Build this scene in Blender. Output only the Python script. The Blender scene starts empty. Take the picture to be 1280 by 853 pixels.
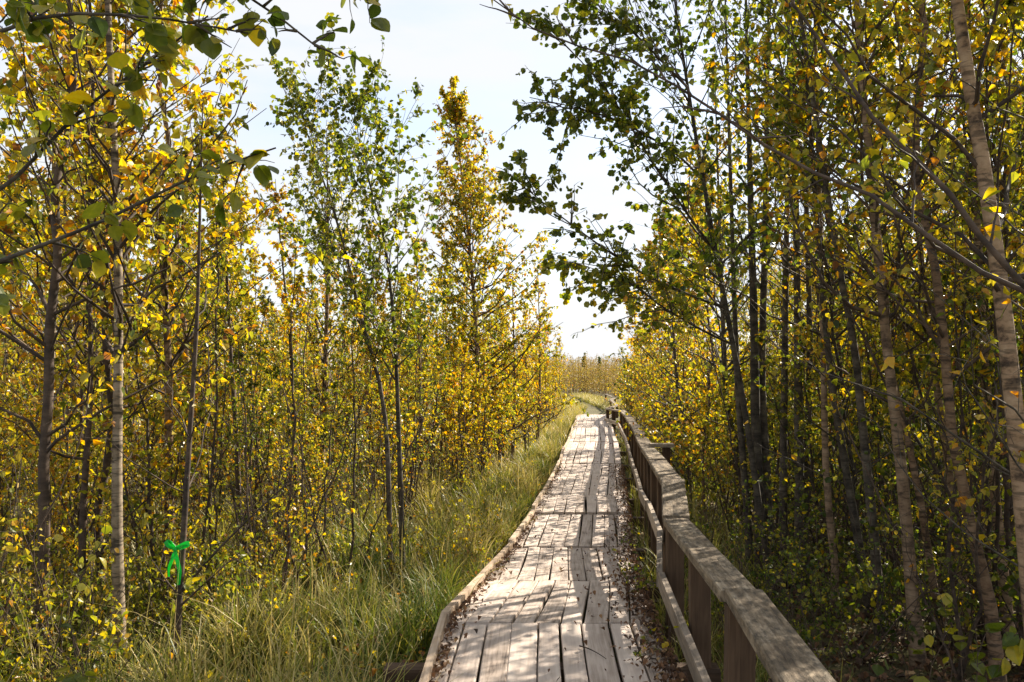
import bpy, math, random
import numpy as np
from mathutils import Vector

# ------------------------------------------------------------------ camera, sky, sun, exposure
scene = bpy.context.scene
COL = scene.collection
R = math.radians
EYE = np.array([0.0, 0.0, 1.75])
FPX = 995.6                                   # focal length in photo pixels (1280 wide)
PITCH = math.atan(34.0 / FPX)

cam_d = bpy.data.cameras.new('camera')
cam_d.sensor_width = 36.0
cam_d.lens = 36.0 * FPX / 1280.0
cam_d.clip_start = 0.05
cam_d.clip_end = 3000.0
cam = bpy.data.objects.new('camera', cam_d)
cam.location = EYE
cam.rotation_euler = (R(90) + PITCH, 0, 0)
COL.objects.link(cam)
scene.camera = cam

SUN_AZ, SUN_EL = R(47), R(37)
SUN = np.array([math.sin(SUN_AZ) * math.cos(SUN_EL), math.cos(SUN_AZ) * math.cos(SUN_EL), math.sin(SUN_EL)])

world = bpy.data.worlds.new('World')
scene.world = world
world.use_nodes = True
wn, wl = world.node_tree.nodes, world.node_tree.links
bg = wn['Background']
bg.inputs['Strength'].default_value = 0.1
sky = wn.new('ShaderNodeTexSky')
sky.sky_type = 'NISHITA'
sky.sun_disc = False
sky.sun_elevation = SUN_EL
sky.sun_rotation = SUN_AZ
tc = wn.new('ShaderNodeTexCoord')
mp = wn.new('ShaderNodeMapping')
mp.inputs['Scale'].default_value = (1.1, 1.1, 4.2)
mp.inputs['Rotation'].default_value = (0.12, 0.1, 0.5)
cn = wn.new('ShaderNodeTexNoise')
cn.inputs['Scale'].default_value = 2.6
cn.inputs['Detail'].default_value = 7
cn.inputs['Roughness'].default_value = 0.55
cr = wn.new('ShaderNodeValToRGB')
cr.color_ramp.elements[0].position = 0.30
cr.color_ramp.elements[0].color = (0.45, 0.45, 0.45, 1)
cr.color_ramp.elements[1].position = 0.60
cr.color_ramp.elements[1].color = (0.97, 0.97, 0.97, 1)
mx = wn.new('ShaderNodeMix')
mx.data_type = 'RGBA'
mx.inputs['B'].default_value = (3.72, 3.77, 3.87, 1)
wl.new(tc.outputs['Generated'], mp.inputs['Vector'])
wl.new(mp.outputs['Vector'], cn.inputs['Vector'])
wl.new(cn.outputs['Fac'], cr.inputs['Fac'])
wl.new(cr.outputs['Color'], mx.inputs['Factor'])
wl.new(sky.outputs['Color'], mx.inputs['A'])
wl.new(mx.outputs['Result'], bg.inputs['Color'])

sun_d = bpy.data.lights.new('sun', 'SUN')
sun_d.energy = 5.0
sun_d.angle = R(0.53)
sun_d.color = (1.0, 0.90, 0.76)
sun_o = bpy.data.objects.new('sun', sun_d)
sun_o.rotation_euler = Vector(SUN).to_track_quat('Z', 'Y').to_euler()
COL.objects.link(sun_o)

scene.view_settings.view_transform = 'Standard'
scene.view_settings.look = 'None'
scene.view_settings.gamma = 1.0
scene.view_settings.use_curve_mapping = False
scene.view_settings.exposure = 1.38
scene.render.engine = 'CYCLES'
cy = scene.cycles
cy.max_bounces = 7
cy.diffuse_bounces = 4
cy.glossy_bounces = 2
cy.transmission_bounces = 4
cy.use_denoising = True
cy.sample_clamp_indirect = 6.0

# ------------------------------------------------------------------ helpers
def at(px, py, d):
    """World point at forward distance d seen at photo pixel (px, py)."""
    u, v = (px - 640.0) / FPX, (426.5 - py) / FPX
    c, s = math.cos(PITCH), math.sin(PITCH)
    fy, fz = c - v * s, s + v * c
    return EYE + np.array([u, fy, fz]) * (d / fy)

def nrm(a):
    return a / np.maximum(np.linalg.norm(a, axis=-1, keepdims=True), 1e-9)

def mesh_from(name, V, F, tint=None, smooth=False, mat=None, coord=None):
    V = np.asarray(V, np.float32).reshape(-1, 3)
    F = np.asarray(F, np.int32).reshape(-1, 4)
    me = bpy.data.meshes.new(name)
    me.vertices.add(len(V))
    me.vertices.foreach_set('co', V.ravel())
    me.loops.add(F.size)
    me.loops.foreach_set('vertex_index', F.ravel())
    me.polygons.add(len(F))
    me.polygons.foreach_set('loop_start', np.arange(0, F.size, 4, dtype=np.int32))
    me.polygons.foreach_set('use_smooth', np.full(len(F), bool(smooth)))
    if tint is not None:
        a = me.attributes.new('tint', 'FLOAT', 'POINT')
        a.data.foreach_set('value', np.asarray(tint, np.float32).ravel())
    if coord is not None:
        a = me.attributes.new('along', 'FLOAT_VECTOR', 'POINT')
        a.data.foreach_set('vector', np.asarray(coord, np.float32).ravel())
    me.update(calc_edges=True)
    if mat is not None:
        me.materials.append(mat)
    return me

def link(name, me, parent=None, **props):
    o = bpy.data.objects.new(name, me)
    COL.objects.link(o)
    if parent is not None:
        o.parent = parent
    for k, v in props.items():
        if v:
            o[k] = v
    return o

def root(name, loc, label, category, group=None):
    o = bpy.data.objects.new(name, None)
    o.empty_display_size = 0.1
    o.location = loc
    COL.objects.link(o)
    o['label'] = label
    o['category'] = category
    if group:
        o['group'] = group
    return o

def copy_thing(src, loc, rz, sc, label, group):
    c = src.copy()
    COL.objects.link(c)
    c.location = loc
    c.rotation_euler = (0, 0, rz)
    c.scale = sc
    c['label'] = label
    c['group'] = group
    for ch in src.children:
        k = ch.copy()
        COL.objects.link(k)
        k.parent = c
    return c

def tubes(P, Rad, s):
    """Many polylines (N,k,3) with radii (N,k) as tubes of s sides."""
    P = np.asarray(P, float); Rad = np.asarray(Rad, float)
    N, k = P.shape[:2]
    T = nrm(np.gradient(P, axis=1))
    m = np.abs(nrm(P[:, -1] - P[:, 0]))
    ref = np.zeros((N, 3)); ref[np.arange(N), np.argmin(m, axis=1)] = 1
    U = nrm(np.cross(T, ref[:, None, :])); W = np.cross(T, U)
    a = np.arange(s) * 2 * np.pi / s
    V = P[:, :, None, :] + Rad[:, :, None, None] * (U[:, :, None, :] * np.cos(a)[None, None, :, None] + W[:, :, None, :] * np.sin(a)[None, None, :, None])
    idx = np.arange(N * k * s).reshape(N, k, s)
    nx = np.roll(idx, -1, axis=2)
    F = np.stack([idx[:, :-1], nx[:, :-1], nx[:, 1:], idx[:, 1:]], axis=-1)
    return V.reshape(-1, 3), F.reshape(-1, 4)

def join(parts):
    Vs, Fs, n = [], [], 0
    for V, F in parts:
        Vs.append(V); Fs.append(F + n); n += len(V)
    return np.concatenate(Vs), np.concatenate(Fs)

def interp(P, s):
    """P (N,k,3), s (N,m) in 0..1 -> points (N,m,3)."""
    k = P.shape[1]
    x = np.clip(s, 0, 0.9999) * (k - 1)
    i = x.astype(int); f = (x - i)[..., None]
    n = np.arange(P.shape[0])[:, None]
    return P[n, i] * (1 - f) + P[n, i + 1] * f

def smooth_path(pts, n):
    """Catmull-Rom resampling of a few control points to n points."""
    p = np.asarray(pts, float)
    if len(p) == 2:
        t = np.linspace(0, 1, n)[:, None]
        return p[0] * (1 - t) + p[1] * t
    q = np.vstack([2 * p[0] - p[1], p, 2 * p[-1] - p[-2]])
    seg = np.linalg.norm(np.diff(p, axis=0), axis=1)
    cum = np.concatenate([[0], np.cumsum(seg)]); cum /= cum[-1]
    out = []
    for t in np.linspace(0, 1, n):
        i = min(np.searchsorted(cum, t, side='right') - 1, len(p) - 2)
        f = (t - cum[i]) / max(cum[i + 1] - cum[i], 1e-9)
        a, b, c, d = q[i], q[i + 1], q[i + 2], q[i + 3]
        out.append(0.5 * (2 * b + (c - a) * f + (2 * a - 5 * b + 4 * c - d) * f * f + (3 * b - a - 3 * c + d) * f ** 3))
    return np.array(out)

# ------------------------------------------------------------------ materials
def new_mat(name):
    m = bpy.data.materials.new(name)
    m.use_nodes = True
    nt = m.node_tree
    return m, nt.nodes, nt.links, nt.nodes['Principled BSDF'], nt.nodes['Material Output']

def ramp(nodes, stops):
    r = nodes.new('ShaderNodeValToRGB')
    e = r.color_ramp.elements
    while len(e) < len(stops):
        e.new(0.5)
    for el, (p, c) in zip(e, stops):
        el.position = p
        el.color = (c[0], c[1], c[2], 1)
    return r

LEAF_STOPS = [(0.0, (0.034, 0.056, 0.011)), (0.22, (0.075, 0.108, 0.016)), (0.42, (0.185, 0.200, 0.024)),
              (0.58, (0.35, 0.31, 0.04)), (0.76, (0.57, 0.41, 0.05)), (0.90, (0.56, 0.25, 0.02)), (1.0, (0.17, 0.075, 0.03))]

def leaf_material(name, transl=0.57, rough=0.36, stops=LEAF_STOPS, boost=1.4):
    m, N, L, b, out = new_mat(name)
    at_ = N.new('ShaderNodeAttribute'); at_.attribute_name = 'tint'
    oi = N.new('ShaderNodeObjectInfo')
    ma = N.new('ShaderNodeMath'); ma.operation = 'MULTIPLY_ADD'
    ma.inputs[1].default_value = 0.10; ma.inputs[2].default_value = -0.05
    ad = N.new('ShaderNodeMath'); ad.operation = 'ADD'; ad.use_clamp = True
    L.new(oi.outputs['Random'], ma.inputs[0]); L.new(ma.outputs[0], ad.inputs[0]); L.new(at_.outputs['Fac'], ad.inputs[1])
    geo = N.new('ShaderNodeTexCoord')
    no = N.new('ShaderNodeTexNoise'); no.inputs['Scale'].default_value = 55; no.inputs['Detail'].default_value = 2
    L.new(geo.outputs['Object'], no.inputs['Vector'])
    mm = N.new('ShaderNodeMath'); mm.operation = 'MULTIPLY_ADD'; mm.inputs[1].default_value = 0.22; 
    sb = N.new('ShaderNodeMath'); sb.operation = 'SUBTRACT'; sb.inputs[1].default_value = 0.11; sb.use_clamp = True
    L.new(no.outputs['Fac'], mm.inputs[0]); L.new(ad.outputs[0], mm.inputs[2]); L.new(mm.outputs[0], sb.inputs[0])
    r = ramp(N, stops)
    L.new(sb.outputs[0], r.inputs['Fac'])
    L.new(r.outputs['Color'], b.inputs['Base Color'])
    b.inputs['Roughness'].default_value = rough
    b.inputs['Specular IOR Level'].default_value = 0.5
    tr = N.new('ShaderNodeBsdfTranslucent')
    hs = N.new('ShaderNodeHueSaturation'); hs.inputs['Saturation'].default_value = 1.1; hs.inputs['Value'].default_value = boost
    L.new(r.outputs['Color'], hs.inputs['Color']); L.new(hs.outputs['Color'], tr.inputs['Color'])
    ms = N.new('ShaderNodeMixShader'); ms.inputs['Fac'].default_value = transl
    L.new(b.outputs[0], ms.inputs[1]); L.new(tr.outputs[0], ms.inputs[2]); L.new(ms.outputs[0], out.inputs['Surface'])
    return m

M_LEAF = leaf_material('autumn_leaf')
M_FAR = leaf_material('dull_far_leaf', 0.45, 0.5, [(0.0, (0.05, 0.06, 0.02)), (0.4, (0.21, 0.19, 0.05)), (0.7, (0.40, 0.29, 0.07)), (1.0, (0.24, 0.14, 0.06))], 1.1)
M_LITTER = leaf_material('dry_leaf', 0.12, 0.8, [(0.0, (0.035, 0.02, 0.012)), (0.4, (0.10, 0.05, 0.024)), (0.7, (0.20, 0.10, 0.045)), (1.0, (0.32, 0.21, 0.10))], 1.0)
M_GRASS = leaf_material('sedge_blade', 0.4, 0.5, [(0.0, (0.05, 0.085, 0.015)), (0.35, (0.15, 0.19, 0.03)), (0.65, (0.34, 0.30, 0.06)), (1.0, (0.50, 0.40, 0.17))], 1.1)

def bark_material(name, base, dark, pale, band=0.5, zs=7.0):
    m, N, L, b, out = new_mat(name)
    t = N.new('ShaderNodeTexCoord'); oi = N.new('ShaderNodeObjectInfo')
    mpp = N.new('ShaderNodeMapping'); mpp.inputs['Scale'].default_value = (5, 5, zs)
    L.new(t.outputs['Object'], mpp.inputs['Vector'])
    n1 = N.new('ShaderNodeTexNoise'); n1.inputs['Scale'].default_value = 1.6; n1.inputs['Detail'].default_value = 6; n1.inputs['Roughness'].default_value = 0.65
    L.new(mpp.outputs[0], n1.inputs['Vector'])
    r1 = ramp(N, [(0.36, dark), (0.47, base), (0.66, pale)])
    L.new(n1.outputs['Fac'], r1.inputs['Fac'])
    mp2 = N.new('ShaderNodeMapping'); mp2.inputs['Scale'].default_value = (7, 7, 38)
    L.new(t.outputs['Object'], mp2.inputs['Vector'])
    n2 = N.new('ShaderNodeTexNoise'); n2.inputs['Scale'].default_value = 1.0; n2.inputs['Detail'].default_value = 5; n2.inputs['Distortion'].default_value = 0.6
    L.new(mp2.outputs[0], n2.inputs['Vector'])
    r2 = ramp(N, [(0.38, (.9 - band * 1.1,) * 3), (0.50, (1, 1, 1))])
    L.new(n2.outputs['Fac'], r2.inputs['Fac'])
    mu = N.new('ShaderNodeMix'); mu.data_type = 'RGBA'; mu.blend_type = 'MULTIPLY'; mu.inputs['Factor'].default_value = 1
    L.new(r1.outputs['Color'], mu.inputs['A']); L.new(r2.outputs['Color'], mu.inputs['B'])
    hv = N.new('ShaderNodeHueSaturation')
    mr = N.new('ShaderNodeMapRange'); mr.inputs['To Min'].default_value = 0.7; mr.inputs['To Max'].default_value = 1.25
    L.new(oi.outputs['Random'], mr.inputs['Value']); L.new(mr.outputs[0], hv.inputs['Value'])
    L.new(mu.outputs['Result'], hv.inputs['Color']); L.new(hv.outputs['Color'], b.inputs['Base Color'])
    b.inputs['Roughness'].default_value = 0.85
    bu = N.new('ShaderNodeBump'); bu.inputs['Strength'].default_value = 0.5; bu.inputs['Distance'].default_value = 0.01
    L.new(n1.outputs['Fac'], bu.inputs['Height']); L.new(bu.outputs[0], b.inputs['Normal'])
    return m

M_BIRCH = bark_material('birch_bark', (0.25, 0.19, 0.125), (0.06, 0.043, 0.03), (0.38, 0.305, 0.22), 0.6)
M_BIRCHR = bark_material('ruddy_birch_bark', (0.19, 0.115, 0.062), (0.05, 0.032, 0.022), (0.31, 0.21, 0.13), 0.55)
M_BIRCHT = bark_material('tan_birch_bark', (0.28, 0.185, 0.11), (0.08, 0.05, 0.032), (0.42, 0.30, 0.195), 0.45)
M_ALDER = bark_material('alder_bark', (0.06, 0.048, 0.036), (0.022, 0.018, 0.014), (0.13, 0.11, 0.08), 0.3)
M_TWIG = bark_material('twig_bark', (0.058, 0.038, 0.026), (0.026, 0.018, 0.013), (0.115, 0.078, 0.052), 0.2)

def wood_material(name, stops, lichen=0.0, bump=0.4):
    """Weathered board: grain along the attribute 'along' (x across, y along, z board number)."""
    m, N, L, b, out = new_mat(name)
    a = N.new('ShaderNodeAttribute'); a.attribute_name = 'along'
    mpp = N.new('ShaderNodeMapping'); mpp.inputs['Scale'].default_value = (42, 2.2, 7.3)
    L.new(a.outputs['Vector'], mpp.inputs['Vector'])
    n1 = N.new('ShaderNodeTexNoise'); n1.inputs['Scale'].default_value = 1.0; n1.inputs['Detail'].default_value = 7; n1.inputs['Roughness'].default_value = 0.62; n1.inputs['Distortion'].default_value = 0.5
    L.new(mpp.outputs[0], n1.inputs['Vector'])
    mpb = N.new('ShaderNodeMapping'); mpb.inputs['Scale'].default_value = (5, 2.5, 3.1)
    L.new(a.outputs['Vector'], mpb.inputs['Vector'])
    n2 = N.new('ShaderNodeTexNoise'); n2.inputs['Scale'].default_value = 1.0; n2.inputs['Detail'].default_value = 5
    L.new(mpb.outputs[0], n2.inputs['Vector'])
    ad = N.new('ShaderNodeMath'); ad.operation = 'MULTIPLY_ADD'; ad.inputs[1].default_value = 0.55
    hf = N.new('ShaderNodeMath'); hf.operation = 'MULTIPLY'; hf.inputs[1].default_value = 0.45
    L.new(n1.outputs['Fac'], ad.inputs[0]); L.new(n2.outputs['Fac'], hf.inputs[0]); L.new(hf.outputs[0], ad.inputs[2])
    tn = N.new('ShaderNodeAttribute'); tn.attribute_name = 'tint'
    a2 = N.new('ShaderNodeMath'); a2.operation = 'MULTIPLY_ADD'; a2.inputs[1].default_value = 0.16
    L.new(tn.outputs['Fac'], a2.inputs[0]); L.new(ad.outputs[0], a2.inputs[2])
    a3 = N.new('ShaderNodeMath'); a3.operation = 'SUBTRACT'; a3.inputs[1].default_value = 0.08
    L.new(a2.outputs[0], a3.inputs[0])
    r = ramp(N, stops)
    L.new(a3.outputs[0], r.inputs['Fac'])
    col = r.outputs['Color']
    hgt = ad.outputs[0]
    if lichen:
        mpc = N.new('ShaderNodeMapping'); mpc.inputs['Scale'].default_value = (30, 11, 5)
        L.new(a.outputs['Vector'], mpc.inputs['Vector'])
        n3 = N.new('ShaderNodeTexNoise'); n3.inputs['Scale'].default_value = 1.0; n3.inputs['Detail'].default_value = 8; n3.inputs['Roughness'].default_value = 0.7
        L.new(mpc.outputs[0], n3.inputs['Vector'])
        r3 = ramp(N, [(0.44, (0, 0, 0)), (0.64, (lichen,) * 3)])
        L.new(n3.outputs['Fac'], r3.inputs['Fac'])
        m3 = N.new('ShaderNodeMix'); m3.data_type = 'RGBA'; m3.inputs['B'].default_value = (0.058, 0.047, 0.034, 1)
        L.new(r3.outputs['Color'], m3.inputs['Factor']); L.new(col, m3.inputs['A'])
        col = m3.outputs['Result']
        h2 = N.new('ShaderNodeMath'); h2.operation = 'ADD'
        L.new(hgt, h2.inputs[0]); L.new(r3.outputs['Color'], h2.inputs[1])
        hgt = h2.outputs[0]
    L.new(col, b.inputs['Base Color'])
    b.inputs['Roughness'].default_value = 0.8
    b.inputs['Specular IOR Level'].default_value = 0.3
    bu = N.new('ShaderNodeBump'); bu.inputs['Strength'].default_value = bump; bu.inputs['Distance'].default_value = 0.006
    L.new(hgt, bu.inputs['Height']); L.new(bu.outputs[0], b.inputs['Normal'])
    return m

M_PLANK = wood_material('weathered_plank', [(0.28, (0.09, 0.065, 0.05)), (0.39, (0.30, 0.24, 0.195)), (0.52, (0.46, 0.38, 0.32)), (0.68, (0.57, 0.485, 0.415))])
M_KERB = wood_material('kerb_wood', [(0.30, (0.13, 0.09, 0.06)), (0.45, (0.34, 0.25, 0.17)), (0.66, (0.50, 0.40, 0.30))])
M_RAIL = wood_material('mossy_rail_wood', [(0.33, (0.03, 0.021, 0.014)), (0.41, (0.15, 0.11, 0.07)), (0.52, (0.24, 0.185, 0.122)), (0.64, (0.38, 0.31, 0.22))], 0.9, 1.0)
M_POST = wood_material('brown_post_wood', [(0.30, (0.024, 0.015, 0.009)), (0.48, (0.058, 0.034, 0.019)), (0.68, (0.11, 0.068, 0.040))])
M_MIDRAIL = wood_material('grey_rail_wood', [(0.30, (0.10, 0.08, 0.06)), (0.46, (0.26, 0.21, 0.16)), (0.66, (0.42, 0.35, 0.27))], 0.25)

def ground_material():
    m, N, L, b, out = new_mat('bog_soil')
    t = N.new('ShaderNodeTexCoord')
    n1 = N.new('ShaderNodeTexNoise'); n1.inputs['Scale'].default_value = 1.3; n1.inputs['Detail'].default_value = 9; n1.inputs['Roughness'].default_value = 0.7
    L.new(t.outputs['Object'], n1.inputs['Vector'])
    r = ramp(N, [(0.3, (0.035, 0.028, 0.016)), (0.46, (0.085, 0.075, 0.028)), (0.6, (0.12, 0.12, 0.035)), (0.75, (0.20, 0.16, 0.06))])
    L.new(n1.outputs['Fac'], r.inputs['Fac']); 
    n2 = N.new('ShaderNodeTexNoise'); n2.inputs['Scale'].default_value = 22; n2.inputs['Detail'].default_value = 8; n2.inputs['Roughness'].default_value = 0.75
    L.new(t.outputs['Object'], n2.inputs['Vector'])
    r2 = ramp(N, [(0.35, (0.45, 0.4, 0.35)), (0.65, (1.35, 1.25, 1.1))])
    L.new(n2.outputs['Fac'], r2.inputs['Fac'])
    mu = N.new('ShaderNodeMix'); mu.data_type = 'RGBA'; mu.blend_type = 'MULTIPLY'; mu.inputs['Factor'].default_value = 1
    L.new(r.outputs['Color'], mu.inputs['A']); L.new(r2.outputs['Color'], mu.inputs['B'])
    L.new(mu.outputs['Result'], b.inputs['Base Color'])
    b.inputs['Roughness'].default_value = 0.95
    bu = N.new('ShaderNodeBump'); bu.inputs['Strength'].default_value = 0.8; bu.inputs['Distance'].default_value = 0.05
    L.new(n2.outputs['Fac'], bu.inputs['Height']); L.new(bu.outputs[0], b.inputs['Normal'])
    return m
M_GROUND = ground_material()

# ------------------------------------------------------------------ lie of the land and of the boardwalk
DD = np.array([-2.0, 2.3, 4.65, 5.49, 7.3, 9.5, 11.7, 13.8, 16.8, 19.6, 22.9, 28.0, 33, 41, 46, 60])
DL = np.array([-0.56, -0.55, -0.51, -0.485, -0.29, -0.03, 0.27, 0.50, 0.89, 1.19, 1.59, 2.10, 2.62, 3.38, 4.05, 5.6])
DR = np.array([0.88, 0.89, 0.93, 0.965, 1.16, 1.42, 1.72, 1.97, 2.33, 2.66, 3.04, 3.55, 4.05, 4.80, 5.45, 7.0])
JOINTS = [-1.6, 2.3, 5.49, 7.3, 9.5, 11.7, 13.8, 16.0, 18.3, 20.6, 23.0, 25.5, 28.0, 30.5, 33.0, 36, 39, 42, 46]
ZD = np.array(JOINTS + [60])
ZZ = np.array([0, 0.0, .02, -.17, -.36, -.385, -.47, -.41, -.43, -.35, -.35, -.39, -.34, -.42, -.41, -.45, -.53, -.68, -1.0, -1.9])
def deck_l(d): return np.interp(d, DD, DL)
def deck_r(d): return np.interp(d, DD, DR)
def deck_z(d): return np.interp(d, ZD, ZZ)

def wavy(x, y, seed=0):
    r = np.random.default_rng(99 + seed)
    out = 0
    for f, a in ((0.35, 1.0), (0.8, 0.6), (1.9, 0.35), (3.7, 0.18)):
        for _ in range(3):
            th, ph = r.uniform(0, 6.28), r.uniform(0, 6.28)
            out = out + a * np.sin(f * (x * math.cos(th) + y * math.sin(th)) + ph)
    return out / 4.0
def ground_z(x, y):
    x = np.asarray(x, float); y = np.asarray(y, float)
    drop = np.interp(y, [0, 5, 9.5, 14, 33, 42, 60, 120, 400], [0, 0, -.26, -.33, -.36, -.55, -1.15, -1.5, -2.0])
    near = np.clip(1 - np.abs(x - 0.5 * (deck_l(y) + deck_r(y))) / 1.4, 0, 1)
    return -0.30 + drop + 0.09 * wavy(x, y) * (1 - near) - 0.06 * near

def warp_axis(lim, n, c=0.0, k=3.4):
    u = np.linspace(-1, 1, n)
    return c + lim * np.sinh(k * u) / np.sinh(k)
gx = warp_axis(700, 221, 0.0, 5.2); gy = warp_axis(1200, 261, 6.0, 5.4)
GX, GY = np.meshgrid(gx, gy)
V = np.stack([GX, GY, ground_z(GX, GY)], -1)
ii = np.arange(V.shape[0] * V.shape[1]).reshape(V.shape[:2])
F = np.stack([ii[:-1, :-1], ii[:-1, 1:], ii[1:, 1:], ii[1:, :-1]], -1)
link('ground', mesh_from('ground', V, F, smooth=True, mat=M_GROUND), kind='structure', label='brown and green boggy ground under the birches')

# ------------------------------------------------------------------ boards
rngb = np.random.default_rng(5)
def sweep_box(C, W, H, board, tint, side=None):
    """Box section swept along centre points C (k,3) (C is the middle of the section); W across, H high."""
    C = np.asarray(C, float); k = len(C)
    T = nrm(np.gradient(C, axis=0))
    up = np.array([0, 0, 1.0])
    S = nrm(np.cross(T, up)) if side is None else np.broadcast_to(side, C.shape)
    N_ = nrm(np.cross(S, T))
    W = np.broadcast_to(np.asarray(W, float), (k,)); H = np.broadcast_to(np.asarray(H, float), (k,))
    c = [(-.5, -.5), (.5, -.5), (.5, .5), (-.5, .5)]
    bev = 0.12
    prof = [(-.5, -.5), (.5, -.5), (.5, .5 - bev * 1.2), (.5 - bev * .35, .5), (-.5 + bev * .35, .5), (-.5, .5 - bev * 1.2)]
    n = len(prof)
    V = np.stack([C + S * (W * a)[:, None] + N_ * (H * b)[:, None] for a, b in prof], 1)
    L = np.concatenate([[0], np.cumsum(np.linalg.norm(np.diff(C, axis=0), axis=1))])
    co = np.stack([np.stack([W * a + H * (b - 0.5) * 0.7, L + board * 3.7, np.full(k, board * 1.37)], -1) for a, b in prof], 1)
    idx = np.arange(k * n).reshape(k, n); nx = np.roll(idx, -1, 1)
    F = np.stack([idx[:-1], nx[:-1], nx[1:], idx[1:]], -1).reshape(-1, 4)
    caps = []
    for r_, flip in ((0, True), (k - 1, False)):
        q = idx[r_]
        for f in ([q[0], q[1], q[2], q[5]], [q[5], q[2], q[3], q[4]]):
            caps.append(f[::-1] if flip else f)
    F = np.concatenate([F, np.array(caps)])
    return V.reshape(-1, 3), F, co.reshape(-1, 3), np.full(k * n, tint)

def boards(name, items, mat, parent, **props):
    Vs, Fs, Cs, Ts, n = [], [], [], [], 0
    for V, F, co, ti in items:
        Vs.append(V); Fs.append(F + n); Cs.append(co); Ts.append(ti); n += len(V)
    me = mesh_from(name, np.concatenate(Vs), np.concatenate(Fs), tint=np.concatenate(Ts), coord=np.concatenate(Cs), mat=mat)
    return link(name, me, parent, **props)

walk = root('boardwalk', (0, 0, 0), 'weathered grey plank boardwalk running up through the birches beside its handrail', 'boardwalk')
joints = JOINTS
bn = 0
for j in range(len(joints) - 1):
    a, b = joints[j] + 0.006, joints[j + 1] - 0.006
    npl = 9
    cuts = np.linspace(0, 1, npl + 1)
    ja = cuts + np.concatenate([[0], rngb.normal(0, 0.006, npl - 1), [0]])
    jb = cuts + np.concatenate([[0], rngb.normal(0, 0.006, npl - 1), [0]])
    items = []
    step = rngb.normal(0, 0.006) + (0.03 if j == 5 else 0)
    shear = {2: .04, 3: -.11, 4: -.06}.get(j, rngb.normal(0, .025)) / 1.45
    if j > 1:
        jb[1:-1] += shear
    for q in range(npl):
        # boards within a section start and end a little raggedly
        e0, e1 = a + abs(rngb.normal(0, 0.004)), b - abs(rngb.normal(0, 0.004))
        if j == 1 and q == 1:
            e1 = b - 0.012
        k = max(5, int((b - a) / 0.22))
        d = np.linspace(e0, e1, k)
        t = (d - a) / (b - a)
        l, r_ = deck_l(d), deck_r(d)
        f0 = ja[q] * (1 - t) + jb[q] * t; f1 = ja[q + 1] * (1 - t) + jb[q + 1] * t
        gap = 0.004 + 0.005 * rngb.random() + 0.004 * np.sin(t * 3.1 + rngb.uniform(0, 6)) 
        bow = 0.006 * rngb.normal() * np.sin(t * math.pi)
        x0 = l + f0 * (r_ - l) + gap + bow; x1 = l + f1 * (r_ - l) - np.clip(gap, 0.001, 1) + bow
        z = deck_z(d) + step + rngb.normal(0, 0.003) + rngb.normal(0, 0.003) * (t - 0.5) - 0.02
        C = np.stack([(x0 + x1) / 2, d, z], -1)
        items.append(sweep_box(C, x1 - x0, 0.04, bn, rngb.uniform(0, 1), side=np.array([1.0, 0, 0])))
        bn += 1
    boards('deck_section', items, M_PLANK, walk)
    # kerb board standing on the planks along the open edge
    d = np.linspace(a - 0.02, b + 0.02, max(5, int((b - a) / 0.2)))
    t = (d - a) / (b - a)
    off = 0.03 + 0.02 * rngb.normal() * (t - .5) + 0.003 * np.sin(t * 3.1) * rngb.normal()
    C = np.stack([np.linspace(deck_l(d[0]), deck_l(d[-1]), len(d)) + off, d, deck_z(d) + step + 0.042 + 0.012 * rngb.normal() * (t - .5)], -1)
    if b < 37:
        boards('kerb_board', [sweep_box(C, 0.055 - 0.008 * (j % 2), 0.075, bn, rngb.uniform(0, 1))], M_KERB, walk)
    # crossbeam below the joint
    dj = joints[j] + 0.12 if j != 2 else 4.85
    if 1 <= j < 12:
        xl = deck_l(dj) - (0.26 if j == 2 else 0.05); xr = deck_r(dj) + 0.3
        xs = np.linspace(xl, xr, 4)
        z0 = float(deck_z(dj)) - 0.115
        boards('crossbeam', [sweep_box(np.stack([xs, np.full(4, dj), np.full(4, z0)], -1), 0.13, 0.12, bn + .5, rngb.uniform(0, .6))], M_POST, walk)

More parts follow.
